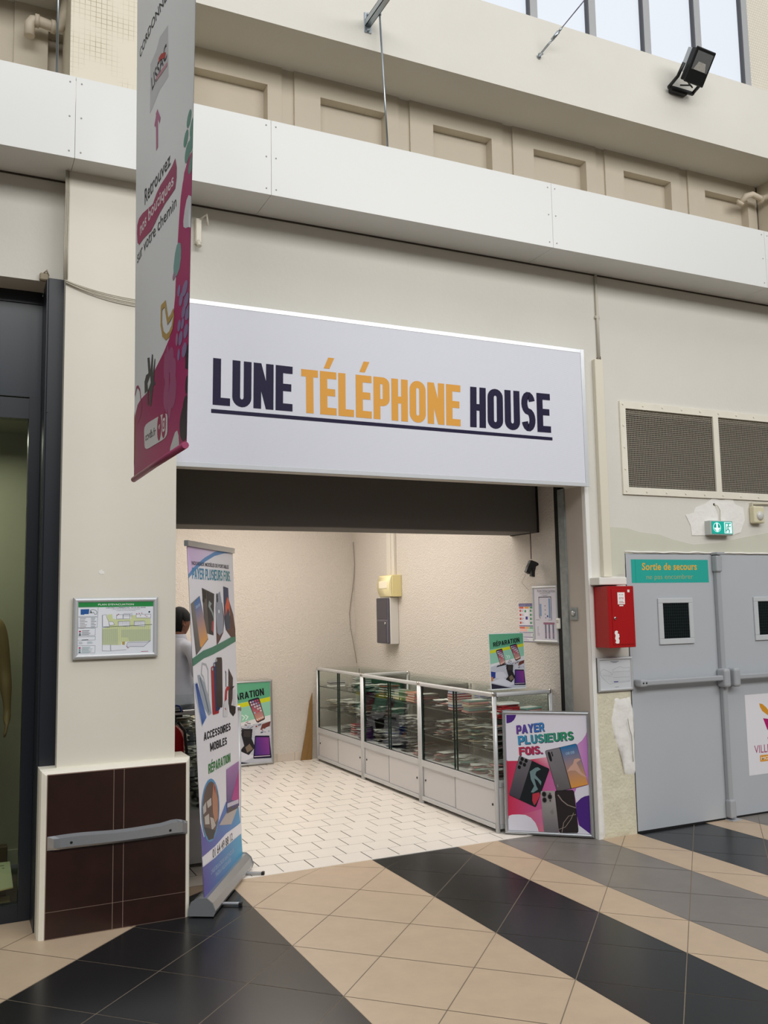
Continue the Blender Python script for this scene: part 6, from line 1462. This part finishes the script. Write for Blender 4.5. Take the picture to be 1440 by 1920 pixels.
MANQ = mat('tan_mannequin', '8f7a55', .45)
t, M, A, cloth = figure('mannequin', 'tan shop mannequin standing behind the glass of the left display window', 'mannequin', (-2.745, .78, .22), math.radians(180), MANQ, None, 'down', 1.0, MANQ)
V = [(0, 0, .88)]; E = []; Rr = [(.155, .125)]
ch = chain(V, E, Rr, 0, [((0, -.005, 1.05), (.135, .105)), ((0, -.01, 1.20), (.162, .118)), ((0, -.015, 1.32), (.15, .105)), ((0, -.018, 1.375), (.085, .075))])
for s_ in (-1, 1): chain(V, E, Rr, ch - 1, [((s_ * .12, -.012, 1.35), .068), ((s_ * .185, -.01, 1.335), .062)])
cloth('sleeveless_top', mat('mustard_top', '8f8050', .8), (V, E, Rr), .006, 5)
V = [(0, 0, .92)]; E = []; Rr = [(.15, .12)]
chain(V, E, Rr, 0, [((0, 0, .78), (.18, .14)), ((0, .0, .60), (.19, .15)), ((0, 0, .46), (.20, .16))]); cloth('skirt', mat('dark_skirt', '3a3226', .8), (V, E, Rr), .01, 6)
b = MB(); b.bbox(-3.3, -2.52, .45, 1.2, 0, .22, .006, 1)
tag(base(b.build('display_plinth', mat('brown_wood', '5d4a2c', .5, nscale=6, namt=.1)), (-2.9, .8, 0)), 'low brown wooden plinth under the mannequin in the display window', 'plinth')
b = MB(); b.bbox(-2.75, -2.49, .38, .45, 0, .345, .004, 1); tag(base(b.build('wooden_block', mat('dark_wood', '4a3a22', .5)), (-2.62, .41, 0)), 'dark brown wooden block in the corner of the display window', 'block')
a = Art('d5e0b8')
scribble(a, .72, .86, .45, .92, 5, '8a9478', 2, 2); a.rect((0, 0), (1, .04), 'c0b070', 2)
P = [(-2.527,0.376,0.265),(-2.477,0.376,0.264)]; Q = [(-2.527,0.3,0.134),(-2.461,0.3,0.141)]
dx = Vector(P[1]) - Vector(P[0]); cs_ = [Vector(Q[1]) - (Vector(Q[1]) - Vector(Q[0])).normalized() * .22, Vector(Q[1]), Vector(P[1]), Vector(P[1]) - dx.normalized() * .22]
o = a.build('price_card', [tuple(p) for p in cs_], None, PRINT, .0003); 
tag(base(o, tuple((cs_[0] + cs_[1]) / 2)), 'pale green printed card leaning against the wooden block in the display window', 'card')
b = MB(); b.bbox(-2.78, -2.475, .26, .375, 0, .085, .004, 1); tag(base(b.build('wooden_step', mat('olive_wood', '5a5030', .5)), (-2.62, .31, 0)), 'low brown wooden step under the pale green card in the display window', 'step')
